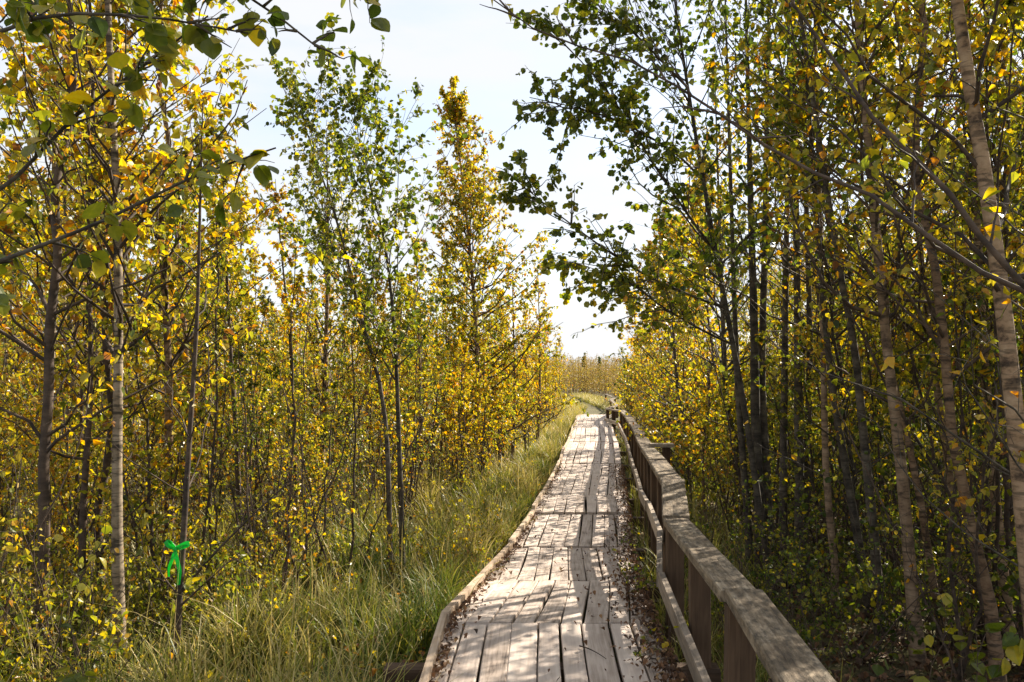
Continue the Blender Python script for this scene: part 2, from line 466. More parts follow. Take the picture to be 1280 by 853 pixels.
# ------------------------------------------------------------------ handrail
RD = np.array([0.6, 2.3, 3.75, 5.9, 7.1, 8.9, 10.9, 13.4, 16.8, 20.4, 26, 33, 42, 50, 58, 70])
RX = np.array([.84, .90, 1.06, 1.20, 1.42, 1.62, 1.86, 2.16, 2.57, 2.98, 3.58, 3.95, 5.53, 6.18, 7.5, 8.2])
RZ = np.array([.755, .745, .71, .65, .76, .73, .65, .605, .56, .51, .38, .09, -.19, -.21, -.41, -.5])
rail = root('handrail', (0, 0, 0), 'low timber handrail with mossy top board along the sunlit boardwalk', 'handrail')
ends = list(RD)
def rail_c(d):
    return np.stack([np.interp(d, RD, RX), d, np.interp(d, RD, RZ)], -1)
for j in range(len(ends) - 1):
    a, b = ends[j] + 0.006, ends[j + 1] - 0.006
    d = np.linspace(a, b, max(7, int((b - a) / 0.12)))
    C = rail_c(d) + np.array([0, 0, -0.025])
    C[:, 2] += 0.004 * (j % 2)
    C[:, 2] += 0.009 * (j % 2)
    C[:, 0] += rngb.normal(0, .008)
    boards('top_rail', [sweep_box(C, 0.185 + rngb.normal(0, .006) + rngb.normal(0, .0012, len(d)), 0.052, 400 + j, rngb.uniform(0.2, 1))], M_RAIL, rail)
    m0 = np.interp(d, [0.6, 3.75, 5.9, 8.0, 10.9, 16.8, 20.4, 26, 33, 42, 70], [.08, .12, .20, .29, .06, .0, .0, -.06, -.38, -.62, -.95])
    m0 = np.linspace(m0[0], m0[-1], len(d))
    C2 = np.stack([np.interp(d, RD, RX) - 0.105 - 0.012 * (j % 2), d, m0], -1)
    boards('middle_rail', [sweep_box(C2, 0.045, 0.115, 500 + j, rngb.uniform(0, 1))], M_MIDRAIL, rail)
posts = [1.6, 2.75, 3.72, 4.85, 5.95, 7.15, 8.1, 9.0, 10.0, 10.95, 12.1, 13.4, 15.1, 16.8, 18.6, 20.4, 23.2, 26, 29.5, 33, 37.5, 42, 50, 58, 69.5]
for i, d in enumerate(posts):
    p = rail_c(np.array(d))
    zt = p[2] - 0.054
    zb = float(ground_z(p[0], d)) - 0.25
    tilt = rngb.normal(0, 0.012)
    zs = np.linspace(zb, zt, 6)
    C = np.stack([p[0] + tilt * (zs - zt), np.full(6, d) + rngb.normal(0, 0.01) * (zs - zt), zs], -1)
    V, F, co, ti = sweep_box(C, 0.132 + rngb.normal(0, .006), 0.075, 600 + i, rngb.uniform(0, 1), side=np.array([1.0, 0, 0]))
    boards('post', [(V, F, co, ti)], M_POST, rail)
# outer stay post with its board, on the forest side of the rail
px = 2.16
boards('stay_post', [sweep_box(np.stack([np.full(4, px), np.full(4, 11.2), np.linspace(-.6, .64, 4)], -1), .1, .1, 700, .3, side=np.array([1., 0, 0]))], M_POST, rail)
boards('stay_board', [sweep_box(np.stack([np.linspace(1.93, 2.26, 4), np.full(4, 11.2), np.full(4, .672)], -1), .14, .05, 701, .6)], M_MIDRAIL, rail)

# ------------------------------------------------------------------ plants: how they grow
def hexleaf(round_=False):
    if round_:
        return np.array([[0, 0, 0], [.36, .22, .05], [.41, .68, .06], [0, 1.0, -.06], [-.41, .68, .06], [-.36, .22, .05]])
    return np.array([[0, 0, 0], [.38, .26, .07], [.26, .62, .04], [0, 1.05, -.08], [-.26, .62, .04], [-.38, .26, .07]])
LEAF_F = np.array([[0, 1, 2, 3], [0, 3, 4, 5]])
# a broader close-up leaf: a midrib and two lobes with a toothed, curling rim
def bigleaf():
    ys = np.array([0, .16, .36, .58, .78, 1.0])
    ws = np.array([.02, .30, .43, .41, .27, .02])
    v = []
    for y, w in zip(ys, ws):
        zc = -.12 * y * y
        v += [[-w, y + .03, zc + .10 * w], [-w * .5, y + .01, zc + .07 * w], [0, y, zc], [w * .5, y + .01, zc + .07 * w], [w, y + .03, zc + .10 * w]]
    f = []
    for i in range(5):
        for k in range(4):
            q = i * 5 + k
            f.append([q, q + 1, q + 6, q + 5])
    return np.array(v), np.array(f)
BIG_V, BIG_F = bigleaf()

def on_deck(q):
    return (q[:, 0] > deck_l(q[:, 1]) - .05) & (q[:, 0] < deck_r(q[:, 1]) + .25)
def sun_keep(rng, pos, p_deck, p_left):
    """Gaps in the crowns where the sun gets through to the walk and the clearing."""
    q = pos - SUN * ((pos[:, 2] - 0.0) / SUN[2])[:, None]
    u = rng.random(len(pos))
    drop = np.zeros(len(pos), bool)
    od = on_deck(q) & (q[:, 1] > .8)
    patch = 0.5 + 0.5 * np.sin(q[:, 0] * 5.3 + 1.0) * np.sin(q[:, 1] * 3.1 + q[:, 0] * 2)
    far = np.interp(q[:, 1], [2.5, 5.4, 7], [0.80, 0.9, 1.0])
    drop |= od & (u < p_deck * far * np.where(q[:, 1] < 6.5, 0.84 + 0.16 * patch, 1.0))
    lf = (q[:, 0] <= deck_l(q[:, 1]) - .05) & (q[:, 1] > 1)
    drop |= lf & (u < p_left)
    return ~drop

def leaves_at(rng, pos, axis, size, tint, sd, tmpl, faces, up=0.6, flat=0.5, fold=1.0):
    n = len(pos)
    d = nrm(axis * 0.4 + rng.normal(0, 0.55, (n, 3)) + np.array([0, 0, -0.6]))
    g = nrm(rng.normal(0, 1, (n, 3)) * (1 - flat) + np.array([0, 0, up]))
    side = nrm(np.cross(d, g) + rng.normal(0, .05, (n, 3)))
    nn = np.cross(side, d)
    sz = (size * rng.uniform(0.45, 1.3, n))[:, None, None]
    t = tmpl[None].repeat(n, 0).astype(float)
    t[:, :, 2] *= fold * rng.uniform(0.3, 2.2, (n, 1))
    V = pos[:, None, :] + sz * (t[:, :, :1] * side[:, None] + t[:, :, 1:2] * d[:, None] + t[:, :, 2:] * nn[:, None])
    m = tmpl.shape[0]
    F = faces[None] + (np.arange(n) * m)[:, None, None]
    ti = np.clip(rng.normal(tint, sd, n), 0, 1)
    rare = rng.random(n)
    ti = np.where(rare < 0.05, np.clip(ti + 0.28, 0, 1), ti)
    ti = np.where(rare > 0.93, np.clip(ti - 0.25, 0, 1), ti)
    return V.reshape(-1, 3), F.reshape(-1, 4), np.repeat(ti, m)

def sprout(rng, BP, BR, sp):
    """Twigs and leaves on branches BP (N,k,3) with radii BR (N,k). Returns wood and leaf arrays."""
    N = len(BP)
    Lb = np.linalg.norm(np.diff(BP, axis=1), axis=2).sum(1)
    M = sp.get('ntw', 6)
    s = np.clip(rng.uniform(sp.get('s0', .15), 1.03, (N, M)), 0, 1)
    st = interp(BP, s)
    bd = nrm(interp(BP, np.clip(s + .08, 0, 1)) - interp(BP, np.clip(s - .08, 0, 1)))
    td = nrm(bd * 0.75 + rng.normal(0, .55, (N, M, 3)) + np.array([0, 0, .12]))
    ln = np.clip(Lb[:, None] * rng.uniform(.18, .45, (N, M)) * (1.15 - .6 * s), .07, sp.get('twmax', .55))
    u = np.linspace(0, 1, 4)
    TP = st[:, :, None] + td[:, :, None] * (ln[:, :, None] * u)[..., None] + np.array([0, 0, -sp.get('droop', .15)]) * (ln[:, :, None] * u ** 2)[..., None] \
        + rng.normal(0, .035, (N, M, 4, 3)) * (ln[:, :, None] * u)[..., None]
    TP = TP.reshape(-1, 4, 3)
    tr = sp.get('twr', .0024)
    TR = np.broadcast_to(np.linspace(tr, tr * .45, 4), (N * M, 4))
    wood = [tubes(BP, BR, sp.get('sides', 4)), tubes(TP, TR, 3)]
    K = sp.get('nlf', 6)
    sl = rng.uniform(.1, 1, (N * M, K))
    lp = interp(TP, sl).reshape(-1, 3)
    la = np.repeat(nrm(TP[:, -1] - TP[:, 0]), K, 0)
    keep = rng.random(len(lp)) < sp.get('dens', 1.0)
    off = sp.get('origin', np.zeros(3))
    if sp.get('sun'):
        keep &= sun_keep(rng, lp + off, *sp['sun'])
    if sp.get('zf'):
        z0, z1, m = sp['zf']
        keep &= rng.random(len(lp)) < np.clip((lp[:, 2] - z0) / (z1 - z0), m, 1)
    lp, la = lp[keep], la[keep]
    lp = lp + rng.normal(0, .012, lp.shape)
    big = sp.get('big', False)
    tm, fc = (BIG_V, BIG_F) if big else (hexleaf(sp.get('round', False)), LEAF_F)
    lv = leaves_at(rng, lp, la, sp.get('lsize', .05), sp['tint'], sp.get('tsd', .13), tm, fc, flat=sp.get('flat', .45), up=sp.get('up', .6))
    if sp.get('brown'):                    # the driest leaves are at the top
        z0, z1, k = sp['brown']
        zz = np.repeat(lp[:, 2], tm.shape[0])
        lv = (lv[0], lv[1], np.clip(lv[2] + k * np.clip((zz - z0) / (z1 - z0), 0, 1), 0, 1))
    return join(wood), lv

def crown_branches(rng, T, r0, sp):
    """Branches off a trunk path T (k,3)."""
    n = sp['nb']; k = 7
    h0 = sp.get('h0', .2)
    t = np.sort(rng.uniform(h0, .985, n))
    P0 = interp(T[None], t[None])[0]
    az = np.arange(n) * 2.39996 + rng.uniform(0, 6.28) + rng.normal(0, .4, n)
    if 'bias' in sp:                       # crown leaning to one side
        pick = rng.random(n) < sp['bias'][1]
        az = np.where(pick, sp['bias'][0] + rng.normal(0, .7, n), az)
    tt = (t - h0) / (1 - h0)
    el = np.radians(sp.get('a0', 30) * (1 - tt) + sp.get('a1', 60) * tt + rng.normal(0, 9, n))
    prof = {'cone': (1 - tt) ** .75 * .95 + .09, 'round': np.sqrt(np.clip(1 - (tt * 1.7 - .75) ** 2, .05, 1)), 'thin': (1 - tt) * .5 + .25}[sp.get('shape', 'cone')]
    L = sp['L'] * prof * rng.uniform(.65, 1.2, n)
    d = np.stack([np.cos(az) * np.cos(el), np.sin(az) * np.cos(el), np.sin(el)], -1)
    s = np.linspace(0, 1, k)
    wig = np.cumsum(rng.normal(0, .028, (n, k, 3)), 1); wig[:, 0] = 0
    P = P0[:, None] + d[:, None] * (L[:, None] * s)[..., None] + np.array([0, 0, 1.]) * (sp.get('curve', .1) * L[:, None] * s ** 2)[..., None] + wig * L[:, None, None]
    rt = r0 * (1 - t) ** .85 + .003
    rb = np.clip(rt * rng.uniform(.28, .5, n), .0028, .022)
    Rr = rb[:, None] * (1 - .82 * s) + .0006
    return P, Rr

def trunk_tube(rng, T, r0, sides=9, flare=True):
    k = len(T)
    t = np.linspace(0, 1, k)
    rr = r0 * (1 - t) ** .85 + .003
    if flare:
        rr = rr * (1 + .35 * np.exp(-t * 28))
    rr = rr * (1 + rng.normal(0, .025, k))
    return tubes(T[None], rr[None], sides)

def make_tree(name, base, T, r0, sp, bark, label, category, group=None, extra=None, stems=None, seed=0):
    """T: trunk path relative to base. extra: list of (path, radius) hand-placed limbs. stems: further (path, radius) trunks from the same foot."""
    rng = np.random.default_rng(seed)
    base = np.asarray(base, float)
    sp = dict(sp); sp['origin'] = base
    o = root(name, base, label, category, group)
    tv, tf = trunk_tube(rng, T, r0)
    link('trunk', mesh_from('trunk', tv, tf, smooth=True, mat=bark), o)
    P, Rr = crown_branches(rng, T, r0, sp)
    Ps, Rs = [P], [Rr]
    for (T2, r2) in (stems or []):
        v2, f2 = trunk_tube(rng, T2, r2)
        link('trunk', mesh_from('trunk', v2, f2, smooth=True, mat=bark), o)
        P2, R2 = crown_branches(rng, T2, r2, dict(sp, nb=sp.get('nb2', sp['nb'])))
        Ps.append(P2); Rs.append(R2)
    (wv, wf), (lv, lf, lt) = sprout(rng, np.concatenate(Ps), np.concatenate(Rs), sp)
    wood = [(wv, wf)]
    leaf = [(lv, lf)]; tints = [lt]
    for (E, re, esp) in (extra or []):
        k = len(E); s = np.linspace(0, 1, k)
        wood.append(tubes(E[None], (re * (1 - .85 * s) + .0012)[None], 6))
        q = dict(sp); q.update(esp)
        # side shoots on the limb
        n = q.get('nside', 10)
        t0 = np.sort(rng.uniform(q.get('side0', .3), .99, n))
        P0 = interp(E[None], t0[None])[0]
        td = nrm(interp(E[None], np.clip(t0 + .05, 0, 1)[None])[0] - interp(E[None], np.clip(t0 - .05, 0, 1)[None])[0])
        d = nrm(td * .8 + rng.normal(0, .5, (n, 3)) + np.array(q.get('pull', (0, 0, .1))))
        L = q.get('sideL', .5) * (1.2 - .7 * t0) * rng.uniform(.6, 1.2, n)
        u = np.linspace(0, 1, 6)
        SP = P0[:, None] + d[:, None] * (L[:, None] * u)[..., None] + rng.normal(0, .02, (n, 6, 3)) * (L[:, None] * u)[..., None] - np.array([0, 0, .1]) * (L[:, None] * u ** 2)[..., None]
        SR = np.broadcast_to(np.linspace(min(.006, re * .6), .0015, 6), (n, 6))
        w, l3 = sprout(rng, SP, SR, q)
        wood.append(w)
        leaf.append(l3[:2]); tints.append(l3[2])
    wv, wf = join(wood)
    link('branches', mesh_from('branches', wv, wf, mat=M_TWIG if bark is not M_ALDER else M_ALDER, smooth=True), o)
    lv, lf = join(leaf)
    link('crown', mesh_from('crown', lv, lf, tint=np.concatenate(tints), mat=M_LEAF), o)
    return o

def path_up(rng, H, lean=(0, 0), wob=.02, n=16):
    t = np.linspace(0, 1, n)
    w = np.cumsum(rng.normal(0, wob, (n, 2)), 0); w -= w[0]
    return np.stack([lean[0] * t * H + w[:, 0] * H * .12 * 2, lean[1] * t * H + w[:, 1] * H * .12 * 2, t * H], -1)

def px_path(pts, d, top=None, dback=0.0, n=18):
    """Trunk through photo pixels (low to high) at distance d: returns base on the ground and path relative to it."""
    P = [at(px, py, d + dback * i / max(len(pts) - 1, 1)) for i, (px, py) in enumerate(pts)]
    a = P[0]
    g = float(ground_z(a[0], a[1]))
    if a[2] > g + .05:
        k = P[1] - P[0]; k = k / max(k[2], .05)
        P.insert(0, a - np.array([k[0] * .6, k[1] * .6, 1]) * (a[2] - g + .03))
    else:
        P[0] = a.copy(); P[0][2] = g - .03
    if top is not None and P[-1][2] < top:
        k = P[-1] - P[-2]; k = k / max(k[2], .05)
        P.append(P[-1] + np.array([k[0] * .8, k[1], 1]) * (top - P[-1][2]))
    P = np.array(P)
    T = smooth_path(P, n)
    return T[0].copy(), T - T[0]

YB = dict(nb=44, h0=.10, L=1.25, a0=38, a1=62, curve=.12, ntw=7, nlf=9, lsize=.050, tint=.60, tsd=.17, droop=.3, twmax=.45, zf=(.9, 2.9, .22))       # yellow birch
RB = dict(nb=58, h0=.12, L=1.5, a0=35, a1=58, curve=.1, ntw=9, nlf=10, lsize=.058, tint=.56, tsd=.19, droop=.3, sun=(1.0, .45), zf=(.9, 3.0, .18))   # birch of the shaded side
AL = dict(nb=30, h0=.35, L=1.0, a0=42, a1=60, curve=.12, ntw=8, nlf=8, lsize=.062, tint=.23, tsd=.09, round=True, shape='round')  # alder

def mod(b, **k):
    r = dict(b); r.update(k); return r

# ------------------------------------------------------------------ single trees, open side of the walk
b, T = px_path([(150, 822), (146, 640), (148, 430), (146, 250), (137, 60)], 5.6, 7.8)
make_tree('birch_tree', b, T, .037, mod(YB, h0=.25, nb=64, tint=.56, L=1.4), M_BIRCH, 'pale birch trunk with dark branch scars just beside the green ribbon sapling', 'tree', seed=11)
b, T = px_path([(44, 715), (58, 560), (66, 400), (68, 220), (72, 40)], 7.2, 7.4)
make_tree('birch_tree', b, T, .037, mod(YB, h0=.25, nb=60, tint=.62, L=1.4), M_BIRCH, 'brownish birch trunk behind the pale scarred birch, nearest the open edge of the thicket', 'tree', seed=12)
b, T = px_path([(101, 800), (104, 640), (113, 480), (112, 330)], 6.3, 4.4)
make_tree('birch_tree', b, T, .028, mod(YB, nb=24, L=.9, tint=.64), M_TWIG, 'thin dark straight stem between the two pale birch trunks', 'tree', seed=13)
b, T = px_path([(217, 853), (226, 720), (236, 560), (246, 400), (250, 260)], 5.3, 3.6)
rib_pt = interp(T[None], np.array([[.255]]))[0, 0] + b
ex = []
for pts, rr in (([(224, 745), (208, 726), (190, 700)], .006), ([(226, 740), (270, 690), (320, 640), (366, 598)], .010), ([(223, 760), (250, 735), (300, 690)], .007)):
    ex.append((smooth_path([at(x, y, 5.3) - b for x, y in pts], 10), rr, dict(nside=4, sideL=.25, nlf=2, ntw=2)))
make_tree('birch_sapling', b, T, .022, mod(YB, nb=22, h0=.3, L=.8, tint=.66, ntw=5, nlf=5), M_TWIG, 'thin brown sapling with the green ribbon tied round it', 'sapling', extra=ex, seed=14)
b, T = px_path([(489, 742), (481, 520), (452, 400), (425, 290), (385, 170)], 7.9, 4.4)
make_tree('alder_tree', b, T, .027, mod(AL, h0=.42, nb=34, L=1.15, tint=.36, tsd=.13, lsize=.052, ntw=10), M_ALDER, 'dark slender alder leaning away from the walk, left-hand stem of the pair in the grass', 'tree', seed=15)
b, T = px_path([(504, 738), (499, 560), (492, 400), (478, 290), (458, 215)], 8.1, 4.4)
make_tree('alder_tree', b, T, .028, mod(AL, h0=.42, nb=34, L=1.15, tint=.33, tsd=.13, lsize=.052, ntw=10), M_ALDER, 'dark slender upright alder with green top, nearer the walk of the pair in the grass', 'tree', seed=16)
b, T = px_path([(603, 602), (598, 480), (590, 340), (575, 200), (562, 98)], 16.4)
make_tree('birch_tree', b, T, .060, mod(YB, nb=135, h0=.10, L=1.95, a0=24, a1=62, ntw=10, nlf=17, tint=.48, tsd=.20, lsize=.066, zf=(.2, 1.8, .35), brown=(4.0, 6.5, .10), twmax=.38), M_BIRCHR, 'tall pointed golden birch standing against the white sky, tallest beside the walk', 'tree', seed=17)
b, T = px_path([(400, 640), (405, 500), (410, 320), (408, 150)], 12)
make_tree('birch_tree', b, T, .045, mod(YB, nb=80, L=1.5, tint=.38, tsd=.14), M_BIRCHR, 'green topped birch rising behind the leaning alder pair', 'tree', seed=18)
b, T = px_path([(672, 560), (675, 460), (672, 325)], 24)
make_tree('birch_tree', b, T, .045, mod(YB, nb=50, h0=.1, L=1.1, tint=.70, ntw=8, nlf=6, lsize=.065), M_BIRCHR, 'golden birch with a narrow bare tip, just beyond the tall pointed birch', 'tree', seed=19)
b, T = px_path([(640, 585), (643, 480), (640, 330)], 19)
make_tree('birch_tree', b, T, .045, mod(YB, nb=44, h0=.12, L=1.2, tint=.72, ntw=8, nlf=6, lsize=.06), M_BIRCHR, 'bushy golden birch between the tall pointed birch and the walk', 'tree', seed=20)
b, T = px_path([(528, 640), (526, 500), (520, 300)], 13)
make_tree('birch_tree', b, T, .035, mod(YB, nb=36, L=1.0, tint=.62), M_BIRCHR, 'slim yellow birch in the grass between the alder pair and the tall pointed birch', 'tree', seed=21)
b, T = px_path([(300, 700), (296, 560), (285, 380), (278, 200)], 9.4)
make_tree('birch_tree', b, T, .036, mod(YB, nb=34, L=1.05, tint=.58, h0=.25), M_TWIG, 'thin yellow birch behind the ribbon sapling with sky showing through its top', 'tree', seed=22)
b, T = px_path([(372, 690), (368, 560), (362, 420), (350, 300)], 9.4, 4.0)
make_tree('birch_sapling', b, T, .024, mod(YB, nb=26, L=.8, tint=.68), M_TWIG, 'thin reddish sapling in the grass before the green topped birch', 'sapling', seed=23)

# the alder whose big leaves hang into the top corner of the view: its foot is beside the camera
foot = np.array([-2.35, 1.7, 0.0]); foot[2] = float(ground_z(foot[0], foot[1])) - .03
T = smooth_path([foot, foot + [.05, .0, 1.5], foot + [.0, .1, 3.0], foot + [.1, .1, 5.2]], 16) - foot
ex = []
def limb_px(b, pts, rr, esp, foot_pt=None):
    P = [at(x, y, d) - b for x, y, d in pts]
    if foot_pt is not None:
        P.insert(0, np.asarray(foot_pt, float))
    return (smooth_path(P, 16), rr, esp)
BG = dict(big=True, lsize=.066, tint=.36, tsd=.10, nlf=2, ntw=2, round=True, flat=.5)
tr_pt = lambda z: interp(T[None], np.array([[z / T[-1, 2]]]))[0, 0]
ex.append(limb_px(foot, [(-60, 350, 2.35), (120, 280, 2.4), (240, 222, 2.45), (345, 185, 2.5)], .011, mod(BG, nside=12, sideL=.16, side0=.4, nlf=3), tr_pt(1.9)))
ex.append(limb_px(foot, [(-60, 275, 2.6), (100, 140, 2.65), (190, 75, 2.7), (260, 20, 2.75)], .013, mod(BG, nside=14, sideL=.24, side0=.3, tint=.42, nlf=3), tr_pt(2.1)))
ex.append(limb_px(foot, [(-40, -80, 2.4), (150, -60, 2.5), (300, -10, 2.55), (400, 62, 2.6)], .012, mod(BG, nside=20, sideL=.18, side0=.4, tint=.2, nlf=3), tr_pt(2.9)))
ex.append(limb_px(foot, [(-40, -90, 2.4), (200, -110, 2.5), (370, -60, 2.55), (450, -6, 2.6)], .010, mod(BG, nside=4, sideL=.12, side0=.7, tint=.24), tr_pt(3.1)))
ex.append(limb_px(foot, [(-60, 60, 2.3), (60, 20, 2.4), (190, 22, 2.5), (310, 42, 2.6)], .010, mod(BG, nside=16, sideL=.2, side0=.3, tint=.3, nlf=3), tr_pt(2.6)))
make_tree('alder_tree', foot, T, .05, mod(AL, nb=16, L=1.1, h0=.62, lsize=.08, nlf=4), M_ALDER, 'close alder whose large dark green leaves hang from the top corner of the sky', 'tree', extra=ex, seed=24)

# ------------------------------------------------------------------ single trees, shaded side of the walk
def rtree(name, pts, d, top, r0, sp, bark, label, seed, **kw):
    b, T = px_path(pts, d, top)
    return make_tree(name, b, T, r0, sp, bark, label, 'tree', seed=seed, **kw)
rtree('birch_tree', [(1300, 853), (1276, 600), (1256, 400), (1228, 200), (1196, 0)], 4.3, 7.5, .052, mod(RB, h0=.30, nb=40), M_BIRCHT, 'thickest pale birch trunk with dark knots, leaning in from the side of the view', 31)
rtree('birch_tree', [(1149, 853), (1138, 720), (1128, 600), (1108, 430), (1096, 300), (1082, 150), (1072, 20)], 5.5, 7.6, .040, mod(RB, h0=.30), M_BIRCHT, 'ruddy peeling birch trunk behind the round leaved seedling by the handrail', 32)
rtree('birch_tree', [(1212, 845), (1203, 720), (1188, 600), (1166, 450), (1152, 330)], 6.4, 6.5, .031, mod(RB, h0=.30, nb=40), M_BIRCHT, 'thin white birch trunk slanting behind the round leaved seedling', 33)
rtree('alder_tree', [(1101, 835), (1095, 700), (1080, 552), (1067, 427), (1040, 280)], 6.3, 6.8, .036, mod(AL, h0=.5, tint=.35, sun=(1.0, .5)), M_ALDER, 'dark curving alder stem next to the ruddy peeling birch', 34)
rtree('alder_tree', [(1090, 827), (1073, 677), (1045, 515), (1034, 427), (1020, 260)], 6.8, 6.6, .034, mod(AL, h0=.5, tint=.33, sun=(1.0, .5)), M_ALDER, 'dark alder stem leaning back, second along from the ruddy peeling birch', 35)
rtree('birch_tree', [(1043, 827), (1045, 727), (1033, 602), (1029, 440), (1024, 250)], 6.9, 7.2, .030, mod(RB, h0=.30, tint=.5), M_BIRCHT, 'slim reddish birch stem between the leaning alders and the black alder clump', 36)
b, T = px_path([(998, 772), (999, 640), (997, 427), (994, 200)], 7.9, 7.2)
st = []
for pts, rr in (([(982, 768), (979, 640), (981, 430), (984, 220)], .042), ([(1006, 770), (1006, 650), (1012, 440), (1008, 260)], .038)):
    b2, T2 = px_path(pts, 8.0, 6.8)
    st.append((T2 + (b2 - b), rr))
make_tree('alder_tree', b, T, .050, mod(AL, h0=.42, nb=20, nb2=16, tint=.33, sun=(1.0, .5), L=1.2), M_ALDER, 'black alder clump of three straight stems rising from one foot', 'tree', stems=st, seed=37)
b, T = px_path([(951, 742), (950, 650), (944, 520), (943, 427), (938, 240)], 8.6, 7.0)
st = []
for pts, rr in (([(962, 742), (958, 600), (952, 480), (956, 300)], .055), ([(938, 740), (934, 640), (922, 480), (914, 250)], .04)):
    b2, T2 = px_path(pts, 8.7, 6.6)
    st.append((T2 + (b2 - b), rr))
make_tree('alder_tree', b, T, .060, mod(AL, h0=.4, nb=20, nb2=16, tint=.31, sun=(1.0, .5), L=1.2), M_ALDER, 'thick mossy alder with several stems, closest alder to the end of the mossy rail', 'tree', stems=st, seed=38)
rtree('birch_tree', [(1264, 853), (1254, 720), (1242, 600), (1232, 470), (1224, 330)], 5.9, 7.0, .036, mod(RB, h0=.30, nb=40), M_BIRCHT, 'orange tinted birch stem standing behind the thickest pale trunk', 39)
rtree('birch_tree', [(920, 560), (908, 500), (903, 380), (898, 240)], 11.5, 6.2, .05, mod(RB, h0=.25, tint=.60, sun=(.85, .25)), M_ALDER, 'dark thin birch stem leaning beyond the mossy alder', 40)
rtree('birch_tree', [(858, 560), (846, 470), (838, 360)], 14.5, 4.6, .045, mod(RB, h0=.2, tint=.66, nb=60, sun=(.75, .2), zf=(.2, 1.3, .4)), M_ALDER, 'yellow crowned birch beside the bend of the handrail', 41)

# birch beside the camera on the shaded side: two long dark limbs cross the view
foot = np.array([2.75, 2.55, 0.0]); foot[2] = float(ground_z(foot[0], foot[1])) - .03
T = smooth_path([foot, foot + [-.1, .05, 1.6], foot + [-.05, .1, 3.2], foot + [.05, .2, 6.4]], 18) - foot
tr_pt = lambda z: interp(T[None], np.array([[z / T[-1, 2]]]))[0, 0]
LM = dict(lsize=.055, tint=.52, tsd=.2, nlf=2, ntw=2, sun=None)
ex = [limb_px(foot, [(1400, 440, 2.6), (1280, 357, 2.65), (1213, 280, 2.7), (1173, 225, 2.75), (1093, 150, 2.85), (1053, 90, 2.95), (988, 0, 3.05), (930, -90, 3.1)], .017, mod(LM, nside=9, sideL=.42, side0=.3), tr_pt(1.75)),
      limb_px(foot, [(1400, 430, 2.62), (1275, 360, 2.7), (1203, 330, 2.8), (1153, 290, 2.9), (1103, 252, 3.0), (1053, 228, 3.1), (1003, 210, 3.2), (953, 180, 3.3), (903, 145, 3.4), (853, 112, 3.5), (780, 73, 3.6), (720, 57, 3.65), (690, 44, 3.7), (650, 28, 3.7), (617, 0, 3.75)], .012, mod(LM, nside=12, sideL=.40, side0=.25, tint=.56, nlf=1), tr_pt(1.72))]
make_tree('birch_tree', foot, T, .06, mod(RB, nb=18, h0=.55, L=1.3, nlf=4), M_BIRCHR, 'close birch whose two long dark limbs sweep across the shaded trunks', 'tree', extra=ex, seed=42)

# alder with dark green sprays reaching over the walk into the sky
b, T = px_path([(962, 730), (932, 520), (892, 300), (852, 60)], 7.6, 6.6)
GS = dict(lsize=.056, tint=.27, tsd=.10, nlf=6, ntw=5, round=True, sun=(.5, .2))
ex = [limb_px(b, [(906, 385, 7.6), (860, 368, 7.4), (800, 340, 7.0), (740, 300, 6.7), (690, 262, 6.5), (640, 222, 6.4)], .014, mod(GS, nside=34, sideL=.7, side0=.2)),
      limb_px(b, [(894, 315, 7.6), (868, 280, 7.4), (820, 210, 7.0), (770, 130, 6.8), (720, 70, 6.6), (690, 45, 6.5)], .014, mod(GS, nside=40, sideL=.8, side0=.2)),
      limb_px(b, [(878, 225, 7.6), (848, 195, 7.3), (800, 165, 6.9), (740, 140, 6.6), (662, 122, 6.4)], .012, mod(GS, nside=32, sideL=.7, side0=.2)),
      limb_px(b, [(914, 430, 7.6), (880, 414, 7.5), (830, 385, 7.2), (780, 350, 7.0), (722, 330, 6.9)], .012, mod(GS, nside=34, sideL=.75, side0=.2, tint=.42)),
      limb_px(b, [(860, 110, 7.6), (835, 85, 7.3), (790, 40, 6.9), (740, 10, 6.7), (700, -30, 6.6)], .012, mod(GS, nside=34, sideL=.75, side0=.2, tint=.28))]
make_tree('alder_tree', b, T, .034, mod(AL, nb=46, L=1.35, h0=.38, tint=.2, bias=(math.pi, .45), sun=(.7, .3)), M_ALDER, 'dark green alder spreading sprays over the walk against the white sky', 'tree', extra=ex, seed=43)
# ------------------------------------------------------------------ the rest of the wood
rngp = np.random.default_rng(77)
placed = []
def clear(x, y, r):
    for (a, b_) in placed:
        if (a - x) ** 2 + (b_ - y) ** 2 < r * r:
            return False
    return True

